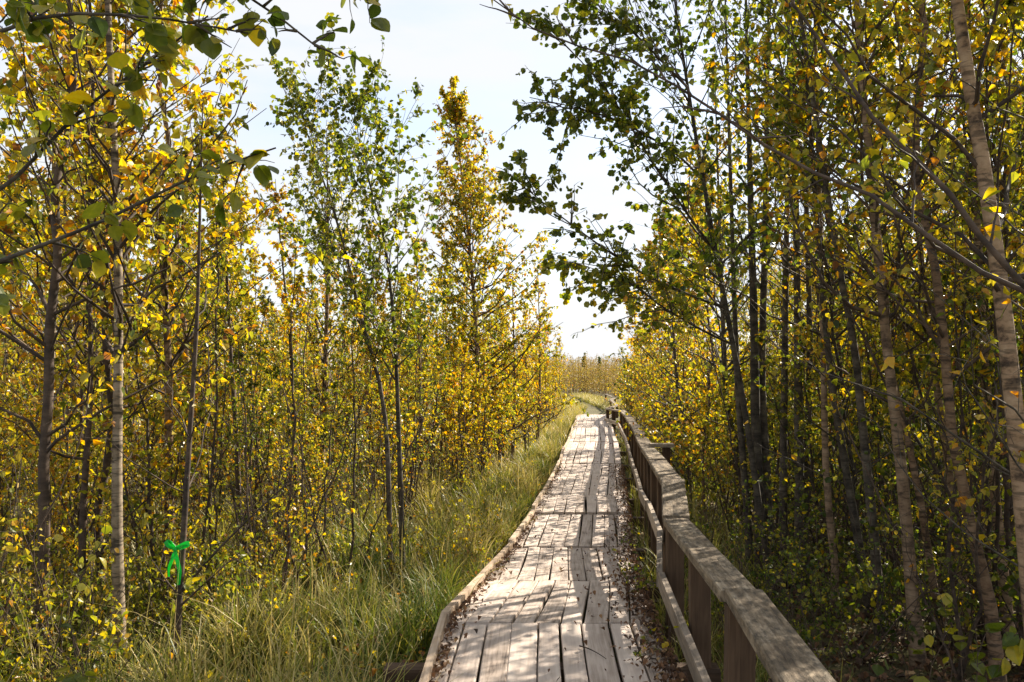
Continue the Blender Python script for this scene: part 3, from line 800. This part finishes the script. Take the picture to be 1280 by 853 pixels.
# yellow birches of the open thicket: eight grown once, the rest copied
protos = []
for i in range(8):
    rg = np.random.default_rng(300 + i)
    H = 5.0
    T = path_up(rg, H, (rg.normal(0, .04), rg.normal(0, .04)), .02)
    sp = mod(YB, nb=34 + 3 * (i % 4), h0=.10 + .1 * (i % 3), L=1.0 + .12 * (i % 3), tint=[.64, .70, .58, .66, .73, .48, .68, .62][i], lsize=.056)
    protos.append(dict(T=T, sp=sp, seed=300 + i, r=.022 + .004 * (i % 3), bark=[M_TWIG, M_BIRCHR, M_BIRCH, M_TWIG][i % 4]))
live = {}
def place_birch(x, y, h, band):
    i = int(rngp.integers(0, 8))
    g = float(ground_z(x, y)) - .03
    s = h / 5.0
    rz = rngp.uniform(0, 6.28)
    tn_ = protos[i]['sp']['tint']
    leafw = 'green and yellow' if tn_ < .52 else 'yellow' if tn_ < .645 else 'golden'
    stemw = 'thin dark' if protos[i]['bark'] is M_TWIG else 'ruddy' if protos[i]['bark'] is M_BIRCHR else 'pale'
    where = ['near the front of the open thicket', 'in the middle of the open thicket', 'far back in the open thicket'][band]
    lab = leafw + ' leaved birch with ' + stemw + ' stem ' + where
    gr = leafw + ' birches with ' + stemw + ' stems ' + where
    w = s * rngp.uniform(.85, 1.15)
    if i not in live:
        p = protos[i]
        live[i] = make_tree('birch_tree', (x, y, g), p['T'], p['r'], p['sp'], p['bark'], lab, 'tree', gr, seed=p['seed'])
        live[i].rotation_euler = (0, 0, rz); live[i].scale = (w, w, s)
    else:
        copy_thing(live[i], (x, y, g), rz, (w, w, s), lab, gr)
    placed.append((x, y))

for (px_, y) in ((548, 17.5), (575, 20), (610, 18.5), (628, 21.5), (655, 20.5), (560, 24), (595, 26), (640, 26), (668, 27.5), (684, 29.5), (690, 33), (700, 36), (520, 19), (500, 16), (535, 22), (470, 14.5), (450, 18), (430, 13.5), (700, 42), (675, 38), (620, 30), (583, 31)):
    place_birch((px_ - 640) / FPX * y, y, np.interp(px_, [430, 560, 620, 660, 700], [4.6, 5.0, 4.7, 4.3, 3.7]) * rngp.uniform(.88, 1.06), 1 if y < 24 else 2)
n = 0
tries = 0
while n < 146 and tries < 20000:
    tries += 1
    y = 5.0 + 37 * rngp.random() ** 1.25
    px_ = rngp.uniform(-160, 730)
    x = (px_ - 640) / FPX * y
    lim = deck_l(y) - np.interp(y, [4, 8, 13, 18, 26, 40], [2.7, 2.6, 2.2, 1.2, .8, .6])
    if x > lim or not clear(x, y, .42 + .012 * y):
        continue
    if y < 9 and px_ > 160 and rngp.random() < .5:
        continue
    h = rngp.uniform(4.0, 5.6)
    if px_ > 560: h = np.interp(y, [12, 20, 30, 42], [5.0, 4.4, 3.6, 3.0]) * rngp.uniform(.8, 1.05)
    elif px_ > 420: h = rngp.uniform(3.4, 4.6)
    elif px_ < 330: h = rngp.uniform(5.4, 7.4)
    place_birch(x, y, h, 0 if y < 12 else 1 if y < 24 else 2)
    n += 1

# taller mixed trees of the shaded side, each grown on its own
kr = ['tall birch close to the near handrail', 'tall birch deep in the shaded wood', 'birch along the far handrail']
gr_ = ['shaded birches near the handrail', 'birches deep in the shaded wood', 'birches along the far handrail']
n = 0; tries = 0
def grow_right(x, y, h, seed, kind, far_line):
    rg = np.random.default_rng(seed)
    T = path_up(rg, h, (rg.normal(-.03, .08), rg.normal(0, .05)), .03)
    g = float(ground_z(x, y)) - .03
    sp = mod(RB, h0=.10 if far_line else .12 + .15 * rg.random(), nb=64 if far_line else 56, **(dict(zf=(.2, 1.3, .45), sun=(.72, .2), lsize=.066, twmax=.4) if far_line else {}), tint=(.64 if far_line else [.54, .60, .47, .63][kind]), L=1.15 if far_line else 1.4)
    bark = [M_BIRCHR, M_ALDER, M_TWIG, M_ALDER][kind]
    band = 2 if far_line else (0 if y < 10 else 1)
    bw = ['ruddy', 'dark', 'thin brown', 'dark'][kind]
    lw = 'golden' if far_line else ['green and yellow', 'yellowish', 'green', 'yellow'][kind]
    make_tree('birch_tree', (x, y, g), T, rg.uniform(.013, .034) * h / 7, sp, bark, kr[band] + ', ' + bw + ' stem, ' + lw + ' leaves', 'tree', gr_[band] + ' with ' + bw + ' stems and ' + lw + ' leaves', seed=seed)
    placed.append((x, y))
for q, (px_, y) in enumerate(((800, 17), (815, 15), (838, 16.5), (855, 13), (878, 14.5), (805, 22), (828, 20), (860, 18.5), (795, 27), (812, 31), (890, 17), (850, 23), (880, 12), (786, 33))):
    x = max((px_ - 640) / FPX * y, float(np.interp(y, RD, RX)) + .8)
    grow_right(x, y, float(np.interp(y, [12, 18, 24, 33], [5.6, 5.0, 4.4, 3.6])), 1500 + q, q % 4, True)
while n < 84 and tries < 20000:
    tries += 1
    y = 4.2 + 34 * rngp.random() ** 1.45
    px_ = rngp.uniform(770, 1480)
    x = (px_ - 640) / FPX * y
    edge = np.interp(y, RD, RX) + np.interp(y, [4, 9, 14, 40], [1.9, 1.5, .9, .6])
    if x < edge or not clear(x, y, .5 + .012 * y):
        continue
    far_line = y > 15 and px_ < 880
    h = rngp.uniform(5.8, 8.2)
    if px_ < 900: h = np.interp(y, [8, 14, 20, 30, 40], [6.2, 5.2, 4.6, 3.7, 3.2]) * rngp.uniform(.85, 1.1)
    grow_right(x, y, h, 900 + n, n % 4, far_line)
    n += 1

# young bushy birches filling the thicket
sap_live = {}
def place_sapling(x, y, h, side, label, group):
    i = int(rngp.integers(0, 4)) + 4 * side
    H0 = 4.2 if side == 2 else 2.6
    g = float(ground_z(x, y)) - .02
    rz = rngp.uniform(0, 6.28)
    s_ = h / H0
    if i not in sap_live:
        rg = np.random.default_rng(500 + i)
        T = path_up(rg, H0, (rg.normal(0, .08), rg.normal(0, .08)), .03)
        tn_ = [.66, .58, .72, .62, .46, .40, .56, .34, .44, .52, .38, .6][i]
        sap_live[i] = make_tree('birch_sapling', (x, y, g), T, .016, mod(YB, nb=18, nb2=14, h0=.12, L=.75, tint=tn_, ntw=5, nlf=7, a0=45, a1=65, zf=(.2, 1.5, .3) if side < 2 else (.8, 3.2, .12), lsize=.048), M_TWIG, label, 'sapling', group, seed=500 + i, stems=[(path_up(rg, H0 * .88, (rg.normal(0, .16), rg.normal(0, .16)), .03), .012), (path_up(rg, H0 * .76, (rg.normal(0, .2), rg.normal(0, .2)), .03), .010)])
        sap_live[i].rotation_euler = (0, 0, rz); sap_live[i].scale = (s_, s_, s_)
    else:
        copy_thing(sap_live[i], (x, y, g), rz, (s_, s_, s_ * rngp.uniform(.9, 1.15)), label, group)
n = 0
while n < 95:
    y = 5.5 + 22 * rngp.random() ** 1.2
    px_ = rngp.uniform(-120, 640)
    x = (px_ - 640) / FPX * y
    if x > deck_l(y) - np.interp(y, [5, 8, 12, 16, 30], [2.3, 1.9, 1.7, 1.3, .9]): continue
    if y < 8 and px_ > 380 : continue
    if y < 6.4 and 20 < px_ < 270: continue
    place_sapling(x, y, rngp.uniform(1.5, 3.2), 0, 'young yellow birch sapling in the open thicket', 'young birches in the open thicket')
    n += 1
for px_, y in ((300, 7.4), (345, 8.2), (390, 7.6), (425, 8.8), (330, 6.6), (372, 9.2), (452, 9.6), (270, 6.8), (408, 10.4), (512, 11.5), (540, 13.5), (470, 12), (355, 7.0), (436, 7.6), (575, 14.5)):
    place_sapling((px_ - 640) / FPX * y, y, rngp.uniform(2.2, 3.6), 2, 'thin sparse leaved sapling standing in the sedge', 'thin saplings standing in the sedge')
n = 0
while n < 34:
    y = 13 + 24 * rngp.random()
    x = deck_l(y) - np.interp(y, [13, 18, 40], [1.3, .9, .6]) - rngp.exponential(1.0)
    place_sapling(x, y, rngp.uniform(2.0, 3.4), 0, 'young golden birch close beside the far planks', 'young birches beside the far planks')
    n += 1
n = 0
while n < 84:
    y = 7.5 + 30 * rngp.random() ** 1.2
    x = np.interp(y, RD, RX) + np.interp(y, [7, 12, 40], [1.5, .9, .6]) + rngp.exponential(1.6)
    far_ = y > 13
    place_sapling(x, y, rngp.uniform(1.6, 3.0) * (1 if far_ else .9), 1 if not far_ or rngp.random() < .35 else 0, 'young birch sapling just behind the handrail', 'young birches behind the handrail')
    n += 1

n = 0
while n < 44:
    y = 4.8 + 9 * rngp.random(); px_ = rngp.uniform(900, 1360)
    x = (px_ - 640) / FPX * y
    if x < np.interp(y, RD, RX) + 1.3: continue
    place_sapling(x, y, rngp.uniform(3.0, 4.8), 2, 'thin many stemmed sapling between the shaded trunks', 'saplings between the shaded trunks')
    n += 1

# ------------------------------------------------------------------ bushes and seedlings
def make_bush(name, base, n, H, spread, sp, label, group=None, seed=0, bark=None, category='bush'):
    rng = np.random.default_rng(seed)
    o = root(name, base, label, category, group)
    k = 7
    az = rng.uniform(0, 6.28, n); el = np.radians(rng.uniform(90 - spread, 88, n))
    L = H * rng.uniform(.55, 1.1, n)
    d = np.stack([np.cos(az) * np.cos(el), np.sin(az) * np.cos(el), np.sin(el)], -1)
    s = np.linspace(0, 1, k)
    wig = np.cumsum(rng.normal(0, .03, (n, k, 3)), 1); wig[:, 0] = 0
    P0 = np.stack([rng.normal(0, .06, n), rng.normal(0, .06, n), np.full(n, -.03)], -1)
    P = P0[:, None] + d[:, None] * (L[:, None] * s)[..., None] + wig * L[:, None, None]
    Rr = np.broadcast_to(np.linspace(.006, .0016, k), (n, k)) * (L / 1.2)[:, None]
    sp = dict(sp); sp['origin'] = np.asarray(base, float)
    w, (lv, lf, lt) = sprout(rng, P, Rr, sp)
    link('stems', mesh_from('stems', *w, mat=bark or M_TWIG, smooth=True), o)
    link('foliage', mesh_from('foliage', lv, lf, tint=lt, mat=M_LEAF), o)
    return o
BU = dict(ntw=6, nlf=7, lsize=.045, tint=.42, tsd=.14, s0=.2, twmax=.35, flat=.4)
bush_live = {}
def place_bush(x, y, s, kind, label, group):
    g = float(ground_z(x, y))
    key = kind
    rz = rngp.uniform(0, 6.28)
    if key not in bush_live:
        sp, n_, H, spread, sd = BUSH[kind]
        bush_live[key] = make_bush('bush', (x, y, g), n_, H, spread, sp, label, group, sd)
        bush_live[key].scale = (s, s, s)
    else:
        copy_thing(bush_live[key], (x, y, g), rz, (s, s, s * rngp.uniform(.85, 1.2)), label, group)
BUSH = {0: (mod(BU, tint=.46), 11, 1.1, 50, 1), 1: (mod(BU, tint=.58), 9, 1.3, 40, 2), 2: (mod(BU, tint=.36, lsize=.05), 12, 1.0, 55, 3),
        3: (mod(BU, tint=.62, nlf=5, ntw=6), 9, 1.8, 28, 4), 4: (mod(BU, tint=.30, tsd=.16, lsize=.042, nlf=6, round=True), 12, 1.25, 48, 5), 5: (mod(BU, tint=.38, tsd=.18, nlf=4, lsize=.040), 13, 1.6, 34, 6)}
n = 0
while n < 120:
    y = 4.2 + 20 * rngp.random() ** 1.4
    px_ = rngp.uniform(-120, 640)
    x = (px_ - 640) / FPX * y
    lim = deck_l(y) - np.interp(y, [4, 7, 10, 14, 24], [1.9, 1.5, 1.1, 1.0, .8])
    if x > lim: continue
    if y < 5.9 and 110 < px_ < 262: continue
    kind = int(rngp.choice([0, 1, 2, 3, 3]))
    lab, gp = (('low yellow green bush in the sedge beside the walk', 'bushes in the sedge') if px_ > 430 else
               ('thin leggy yellow leaved bush under the open birches', 'leggy bushes under the birches') if kind == 3 else
               ('leafy green and yellow bush under the open birches', 'leafy bushes under the birches'))
    place_bush(x, y, rngp.uniform(.6, 1.05) * (0.75 if px_ > 430 else 1), kind, lab, gp)
    n += 1
for _ in range(44):
    y = rngp.uniform(4.4, 8.0); px_ = rngp.uniform(-60, 350 if y > 5.5 else 200)
    if y < 5.9 and 118 < px_ < 262: continue
    place_bush((px_ - 640) / FPX * y, y, rngp.uniform(.45, .85), int(rngp.choice([0, 1, 2])), 'low small leaved bush in front of the open thicket', 'low bushes before the open thicket')
for px_, y in ((540, 9.0), (582, 8.4), (505, 7.9), (560, 10.6), (612, 10.2), (448, 8.6), (470, 10.2), (556, 8.0), (600, 12.5), (525, 12), (640, 14), (660, 17), (420, 7.0), (360, 6.6), (395, 8.0), (330, 7.4)):
    place_bush((px_ - 640) / FPX * y, y, rngp.uniform(.5, .75), int(rngp.choice([0, 1])), 'low yellow green bush in the sedge beside the walk', 'bushes in the sedge')
n = 0
while n < 96:
    y = 4.6 + 18 * rngp.random() ** 1.4
    px_ = rngp.uniform(800, 1380)
    x = (px_ - 640) / FPX * y
    if x < np.interp(y, RD, RX) + np.interp(y, [4, 8, 12], [1.5, 1.0, .7]): continue
    kind = int(rngp.choice([4, 4, 5, 2]))
    lab, gp = (('dark green bush crowding the handrail', 'green bushes along the handrail') if x < np.interp(y, RD, RX) + 2.2 else ('dark leafy bush under the shaded trees', 'bushes in the shaded wood'))
    place_bush(x, y, rngp.uniform(.7, 1.35), kind, lab, gp)
    n += 1

for px_, y in ((905, 6.2), (940, 6.8), (985, 6.0), (1030, 6.6), (890, 7.6), (1065, 5.6), (930, 5.6), (1120, 6.4), (1010, 5.3), (870, 8.6), (960, 7.6), (1180, 5.8)):
    place_bush((px_ - 640) / FPX * y, y, rngp.uniform(.55, .95), int(rngp.choice([4, 5])), 'dark leafy bush under the shaded trees', 'bushes in the shaded wood')

# close seedlings with large round leaves
def seedling(px_, py_, d, H, n_, label, seed, tint, size=.075):
    p = at(px_, py_, d); x, y = p[0], d
    make_bush('seedling', (x, y, float(ground_z(x, y))), n_, H, 35, dict(ntw=3, nlf=3, lsize=size, tint=tint, tsd=.12, big=True, s0=.45, twmax=.2, flat=.75, up=.9), label, None, seed, category='seedling')
seedling(1175, 853, 4.3, 1.0, 5, 'seedling with large round spotted yellow green leaves before the ruddy birch', 61, .44)
seedling(1255, 853, 4.0, .8, 5, 'low seedling with large round green leaves under the thickest pale birch', 62, .30)
seedling(20, 853, 4.0, 1.0, 6, 'large leaved green seedling at the foot of the open thicket', 63, .36, .07)
seedling(70, 853, 4.6, 1.1, 7, 'yellow leaved seedling before the pale scarred birch', 64, .56, .055)

def weed(x, y, H, label, seed):
    make_bush('weed', (x, y, float(deck_z(y)) - .02), 6, H, 62, dict(ntw=3, nlf=4, lsize=.035, tint=.42, tsd=.15, s0=.2, twmax=.12, flat=.6), label, None, seed, category='weed')
weed(float(deck_r(5.0)) - .02, 5.0, .22, 'small green weed between the plank edge and the nearest rail post', 71)
weed(float(deck_r(6.5)) - .1, 6.5, .42, 'brownish weed spray leaning over the planks under the rail', 72)
weed(float(deck_r(7.0)), 7.0, .30, 'yellow green weed at the foot of the rail behind the brownish spray', 73)
weed(float(deck_r(9.0)), 9.0, .32, 'weed growing along the deck edge further up the rail', 74)

# ------------------------------------------------------------------ sedge and fallen leaves
def blades(rng, base, H, lean, width, tint):
    n = len(base)
    az = rng.uniform(0, 6.28, n)
    d = np.stack([np.cos(az), np.sin(az), np.zeros(n)], -1)
    s = np.linspace(0, 1, 5)
    P = base[:, None] + np.array([0, 0, 1.]) * (H[:, None] * (s - .35 * lean[:, None] * s ** 2.2))[..., None] + d[:, None] * (H[:, None] * lean[:, None] * s ** 1.8)[..., None]
    az2 = az + np.pi / 2 + rng.normal(0, .6, n)
    sd = np.stack([np.cos(az2), np.sin(az2), np.zeros(n)], -1)
    w = width[:, None] * np.array([.8, 1, .85, .55, .08])
    V = np.stack([P - sd[:, None] * w[..., None], P + sd[:, None] * w[..., None]], 2)
    idx = np.arange(n * 10).reshape(n, 5, 2)
    F = np.stack([idx[:, :-1, 0], idx[:, :-1, 1], idx[:, 1:, 1], idx[:, 1:, 0]], -1)
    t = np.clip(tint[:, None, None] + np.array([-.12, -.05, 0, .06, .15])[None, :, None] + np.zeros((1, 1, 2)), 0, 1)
    return V.reshape(-1, 3), F.reshape(-1, 4), t.ravel()

rg = np.random.default_rng(8)
bases, Hs, leans, wd, tn = [], [], [], [], []
def tuft(x, y, n, H, r, tint, w=.0028):
    bx = x + rg.normal(0, r, n); by = y + rg.normal(0, r, n)
    ok = (bx < deck_l(by) - .02) | (bx > deck_r(by) + .08)
    bx, by = bx[ok], by[ok]; n = len(bx)
    if not n: return
    bases.append(np.stack([bx, by, ground_z(bx, by) - .02], -1))
    Hs.append(H * rg.uniform(.5, 1.15, n)); leans.append(np.clip(rg.normal(.55, .28, n), .05, 1.1))
    wd.append(w * rg.uniform(.7, 1.3, n)); tn.append(np.clip(rg.normal(tint, .22, n), 0, 1))
for _ in range(900):          # the open side, thickest beside the walk
    y = 2.6 + 26 * rg.random() ** 1.7
    off = rg.exponential(1.7) + .12
    x = deck_l(y) - off
    px_ = 640 + x / y * FPX
    if px_ < -80: continue
    t = .33 + .18 * math.sin(x * 1.7 + y * .9) + (.12 if y > 9 else 0)
    big_ = rg.random() < .3
    tuft(x, y, int(80 if big_ else 17 + 16 * rg.random()), ((.46 + .24 * rg.random()) if big_ else .20 + .14 * rg.random()) * (1.3 if 8 < y < 18 and off > .6 else 1.0), .09 if big_ else .16, t + rg.normal(0, .15) + (.1 if big_ else 0), .0039 + .00020 * y)
for _ in range(420):           # ground under the birches further from the walk
    y = 4 + 26 * rg.random(); px_ = rg.uniform(-60, 560); x = (px_ - 640) / FPX * y
    if x > deck_l(y) - 1: continue
    tuft(x, y, 34, .40, .16, .45, .003 + .00015 * y)
for _ in range(1700):          # golden sedge beyond the rise
    y = 24 + 70 * rg.random(); x = rg.uniform(-2.4, 4.4) + (deck_l(y) - 1.4)
    if y < 44 and x > deck_l(y) - .1: continue
    tuft(x, y, 26, .74, .32, .70, .008 + .00016 * y)
for _ in range(330):           # along and behind the handrail
    y = 3 + 24 * rg.random() ** 1.3; x = deck_r(y) + .12 + abs(rg.normal(0, .9 if y > 8 else .4))
    tuft(x, y, 20, .32 if y < 8 else .5, .10, .50, .0026 + .00016 * y)
for _ in range(240):
    y = 3 + 12 * rg.random() ** 1.4; x = deck_l(y) - .25 - rg.exponential(1.4)
    tuft(x, y, 5, .85, .08, .93, .0026 + .00016 * y)
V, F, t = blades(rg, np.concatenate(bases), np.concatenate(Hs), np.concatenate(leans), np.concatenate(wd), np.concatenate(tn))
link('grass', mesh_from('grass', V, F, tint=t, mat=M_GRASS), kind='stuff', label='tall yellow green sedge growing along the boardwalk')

def litter(name, pos, size, mat, label, seed, tint=.45):
    rg = np.random.default_rng(seed)
    n = len(pos)
    az = rg.uniform(0, 6.28, n)
    d = np.stack([np.cos(az), np.sin(az), rg.normal(0, .25, n)], -1)
    V, F, t = leaves_at(rg, pos, nrm(d) * 3, size, tint, .25, hexleaf(), LEAF_F, up=1.0, flat=.82, fold=1.6)
    V = V.reshape(n, 6, 3)
    low = V[:, :, 2].min(1) - pos[:, 2]
    V[:, :, 2] -= low[:, None]                  # each leaf rests on what is under it
    link(name, mesh_from(name, V, F, tint=t, mat=mat), kind='stuff', label=label)
rl = np.random.default_rng(21)
pp = []
y = 2 + 16 * rl.random(1500) ** 1.5; x = deck_l(y) + .065 + rl.exponential(.035, 1500); pp.append((x, y))         # gathered against the kerb
y = 2 + 16 * rl.random(6500) ** 1.9; x = deck_r(y) + .04 - rl.exponential(.085, 6500); pp.append((x, y))           # along the rail side
y = 2.5 + 20 * rl.random(200) ** 1.3; x = deck_l(y) + (deck_r(y) - deck_l(y)) * rl.uniform(.05, .95, 200); pp.append((x, y))
x = np.concatenate([a for a, _ in pp]); y = np.concatenate([b_ for _, b_ in pp])
ok = (x > deck_l(y) + .06) & (x < deck_r(y) + .02)
x, y = x[ok], y[ok]
litter('fallen_leaves', np.stack([x, y, deck_z(y) + .012 + rl.uniform(0, .012, len(x))], -1), .036, M_LITTER, 'dry brown leaves gathered along both edges of the planks', 1)
n = 30000
y = 2.5 + 15 * rl.random(n) ** 1.6; x = deck_r(y) + .05 + 5.5 * rl.random(n)
litter('leaf_litter', np.stack([x, y, ground_z(x, y) + .005 + .05 * rl.random(n) ** 3], -1), .05, M_LITTER, 'dark brown leaf litter on the shaded forest floor', 2, .35)

n = 3200
y = 3 + 13 * rl.random(n) ** 1.3; x = deck_l(y) - .1 - rl.exponential(1.6, n)
litter('dropped_leaves', np.stack([x, y, ground_z(x, y) + .02 + .22 * rl.random(n) ** 2], -1), .045, M_LEAF, 'yellow and brown leaves dropped among the sedge', 3, .82)

# ------------------------------------------------------------------ far-off wood and spruces
rf = np.random.default_rng(31)
N = 2600
fy = 40 + 110 * rf.random(N) ** 1.1
fx = rf.uniform(-1.0, 1.0, N) * fy * .85
M_ = 1100
fy[:M_] = 92 + 45 * rf.random(M_); fx[:M_] = fy[:M_] * rf.uniform(-.06, .26, M_)
keep = ~((fx > deck_l(np.minimum(fy, 60)) - 3.2) & (fx < deck_r(np.minimum(fy, 60)) + 1.2) & (fy < 91))
fx, fy = fx[keep], fy[keep]; N = len(fx)
fh = rf.uniform(3.0, 5.0, N) + np.clip(np.abs(fx - fy * .11) - 4, 0, 12) * .10 + (fy - 40) * .006
P0 = np.stack([fx, fy, ground_z(fx, fy)], -1)
s = np.linspace(0, 1, 4)
ln_ = rf.normal(0, .06, (N, 1, 3)); ln_[..., 2] = 1
PT = P0[:, None] + ln_ * (fh[:, None] * s)[..., None]
wv, wf = tubes(PT, np.broadcast_to(np.linspace(.022, .008, 4), (N, 4)), 3)
fh[:600] *= rf.uniform(.75, 1.3, 600)
K = 110
u = rf.uniform(.18, 1.0, (N, K))
lp = interp(PT, u) + rf.normal(0, 1, (N, K, 3)) * (np.array([.42, .42, .1]) * (1.15 - u)[..., None] * (fh / 3)[:, None, None])
lv, lf, lt = leaves_at(rf, lp.reshape(-1, 3), rf.normal(0, 1, (N * K, 3)), .13, .66, .22, hexleaf(), LEAF_F)
me = mesh_from('distant_forest', np.concatenate([wv, lv]), np.concatenate([wf, lf + len(wv)]), tint=np.concatenate([np.full(len(wv), .92), lt]), mat=M_FAR)
link('distant_forest', me, kind='stuff', label='far-off wood of small golden birches closing the bog')

def spruce(px_, d, ytop, label, seed, wid=.8):
    rng = np.random.default_rng(seed)
    p = at(px_, ytop, d)
    g = float(ground_z(p[0], d))
    H = p[2] - g
    o = root('spruce_tree', (p[0], d, g), label, 'tree')
    T = path_up(rng, H, (0, 0), .004)
    link('trunk', mesh_from('trunk', *trunk_tube(rng, T, .06), mat=M_ALDER), o)
    n = 90 if H > 1.2 else 16; t = rng.uniform(.1, 1, n); az = rng.uniform(0, 6.28, n)
    L = wid * (1 - t) + .12
    d_ = np.stack([np.cos(az), np.sin(az), np.full(n, -.15)], -1)
    s = np.linspace(0, 1, 4)
    BP = interp(T[None], t[None])[0][:, None] + d_[:, None] * (L[:, None] * s)[..., None]
    w, l3 = sprout(rng, BP, np.broadcast_to(np.linspace(.02, .006, 4), (n, 4)), dict(ntw=6, nlf=5, lsize=.03 + .022 * H, tint=.16, tsd=.07, twmax=.3, s0=.1, flat=.2))
    link('branches', mesh_from('branches', *w, mat=M_ALDER), o)
    link('crown', mesh_from('crown', l3[0], l3[1], tint=l3[2], mat=M_LEAF), o)
spruce(730, 105, 441, 'small distant spruce, taller of the two dark tips above the far wood', 1, .45)
spruce(749, 112, 446, 'smaller distant spruce tip nearer the handrail end', 2, .4)
spruce(725, 60, 497, 'tiny young spruce standing alone in the golden sedge', 3, .16)

# ------------------------------------------------------------------ green ribbon tied to the sapling
def ribbon():
    M, N, L, b, out = new_mat('green_ribbon')
    b.inputs['Base Color'].default_value = (0.01, 0.55, 0.07, 1); b.inputs['Roughness'].default_value = .35
    tr = N.new('ShaderNodeBsdfTranslucent'); tr.inputs['Color'].default_value = (0.02, 0.78, 0.10, 1)
    ms = N.new('ShaderNodeMixShader'); ms.inputs['Fac'].default_value = .4
    L.new(b.outputs[0], ms.inputs[1]); L.new(tr.outputs[0], ms.inputs[2]); L.new(ms.outputs[0], out.inputs['Surface'])
    c = at(219, 687, 5.22)
    o = root('ribbon', c, 'bright green ribbon tied in a bow on the thin sapling', 'ribbon')
    k = .0046                                      # metres per photo pixel there
    def strip(path, w, twist, name):
        P = smooth_path([np.array(p) * k for p in path], 14)
        T = nrm(np.gradient(P, axis=0))
        s = np.linspace(0, 1, 14)
        ang = twist * s
        S0 = nrm(np.cross(T, np.array([0, 1., .05])))
        S = S0 * np.cos(ang)[:, None] + np.cross(T, S0) * np.sin(ang)[:, None]
        wv_ = (w * k * .5) * (.55 + .45 * np.sin(np.clip(s * 6, 0, 1.57)))
        th = np.cross(T, S) * .0004
        Vv = np.stack([P - S * wv_[:, None] - th, P + S * wv_[:, None] - th, P + S * wv_[:, None] + th, P - S * wv_[:, None] + th], 1)
        idx = np.arange(56).reshape(14, 4); nx = np.roll(idx, -1, 1)
        F_ = np.stack([idx[:-1], nx[:-1], nx[1:], idx[1:]], -1).reshape(-1, 4)
        link(name, mesh_from(name, Vv, F_, mat=M), o)
    strip([(0, 0, 0), (-3, -1, -12), (-8, -1, -26), (-9, 0, -38)], 5.2, .5, 'ribbon_tail')
    strip([(0, 0, 0), (3, -1, -14), (7, -1, -30), (5, 0, -50)], 5.2, -.9, 'ribbon_tail')
    strip([(0, 0, 0), (-6, -2, 4), (-12, -2, 9), (-10, 1, 11), (-4, 2, 5), (0, 1, 0)], 6, .3, 'bow_loop')
    strip([(0, 0, 0), (7, -2, 3), (18, -2, 6), (17, 1, 9), (8, 2, 5), (0, 1, 1)], 6, .3, 'bow_loop')
    strip([(-2, -1.5, -2), (0, -2.5, 0), (2, -1.5, 2), (2, 1.5, 1), (-2, 2, -1)], 5, .2, 'knot')
    strip([(0, 1, 0), (6, 0, 1), (9, 12, 1), (2, 15, 1), (-1, 8, 0), (0, 1, 0)], 4, .1, 'band')
ribbon()

# a fallen twig on the planks
tp = smooth_path([[.42, 5.02, .006], [.47, 4.95, .014], [.53, 4.86, .010], [.56, 4.80, .006]], 8)
tp[:, 2] += deck_z(tp[:, 1])
o = link('twig', mesh_from('twig', *tubes(tp[None], np.linspace(.005, .002, 8)[None], 5), mat=M_TWIG), label='short fallen twig lying across the nearest planks', category='twig')
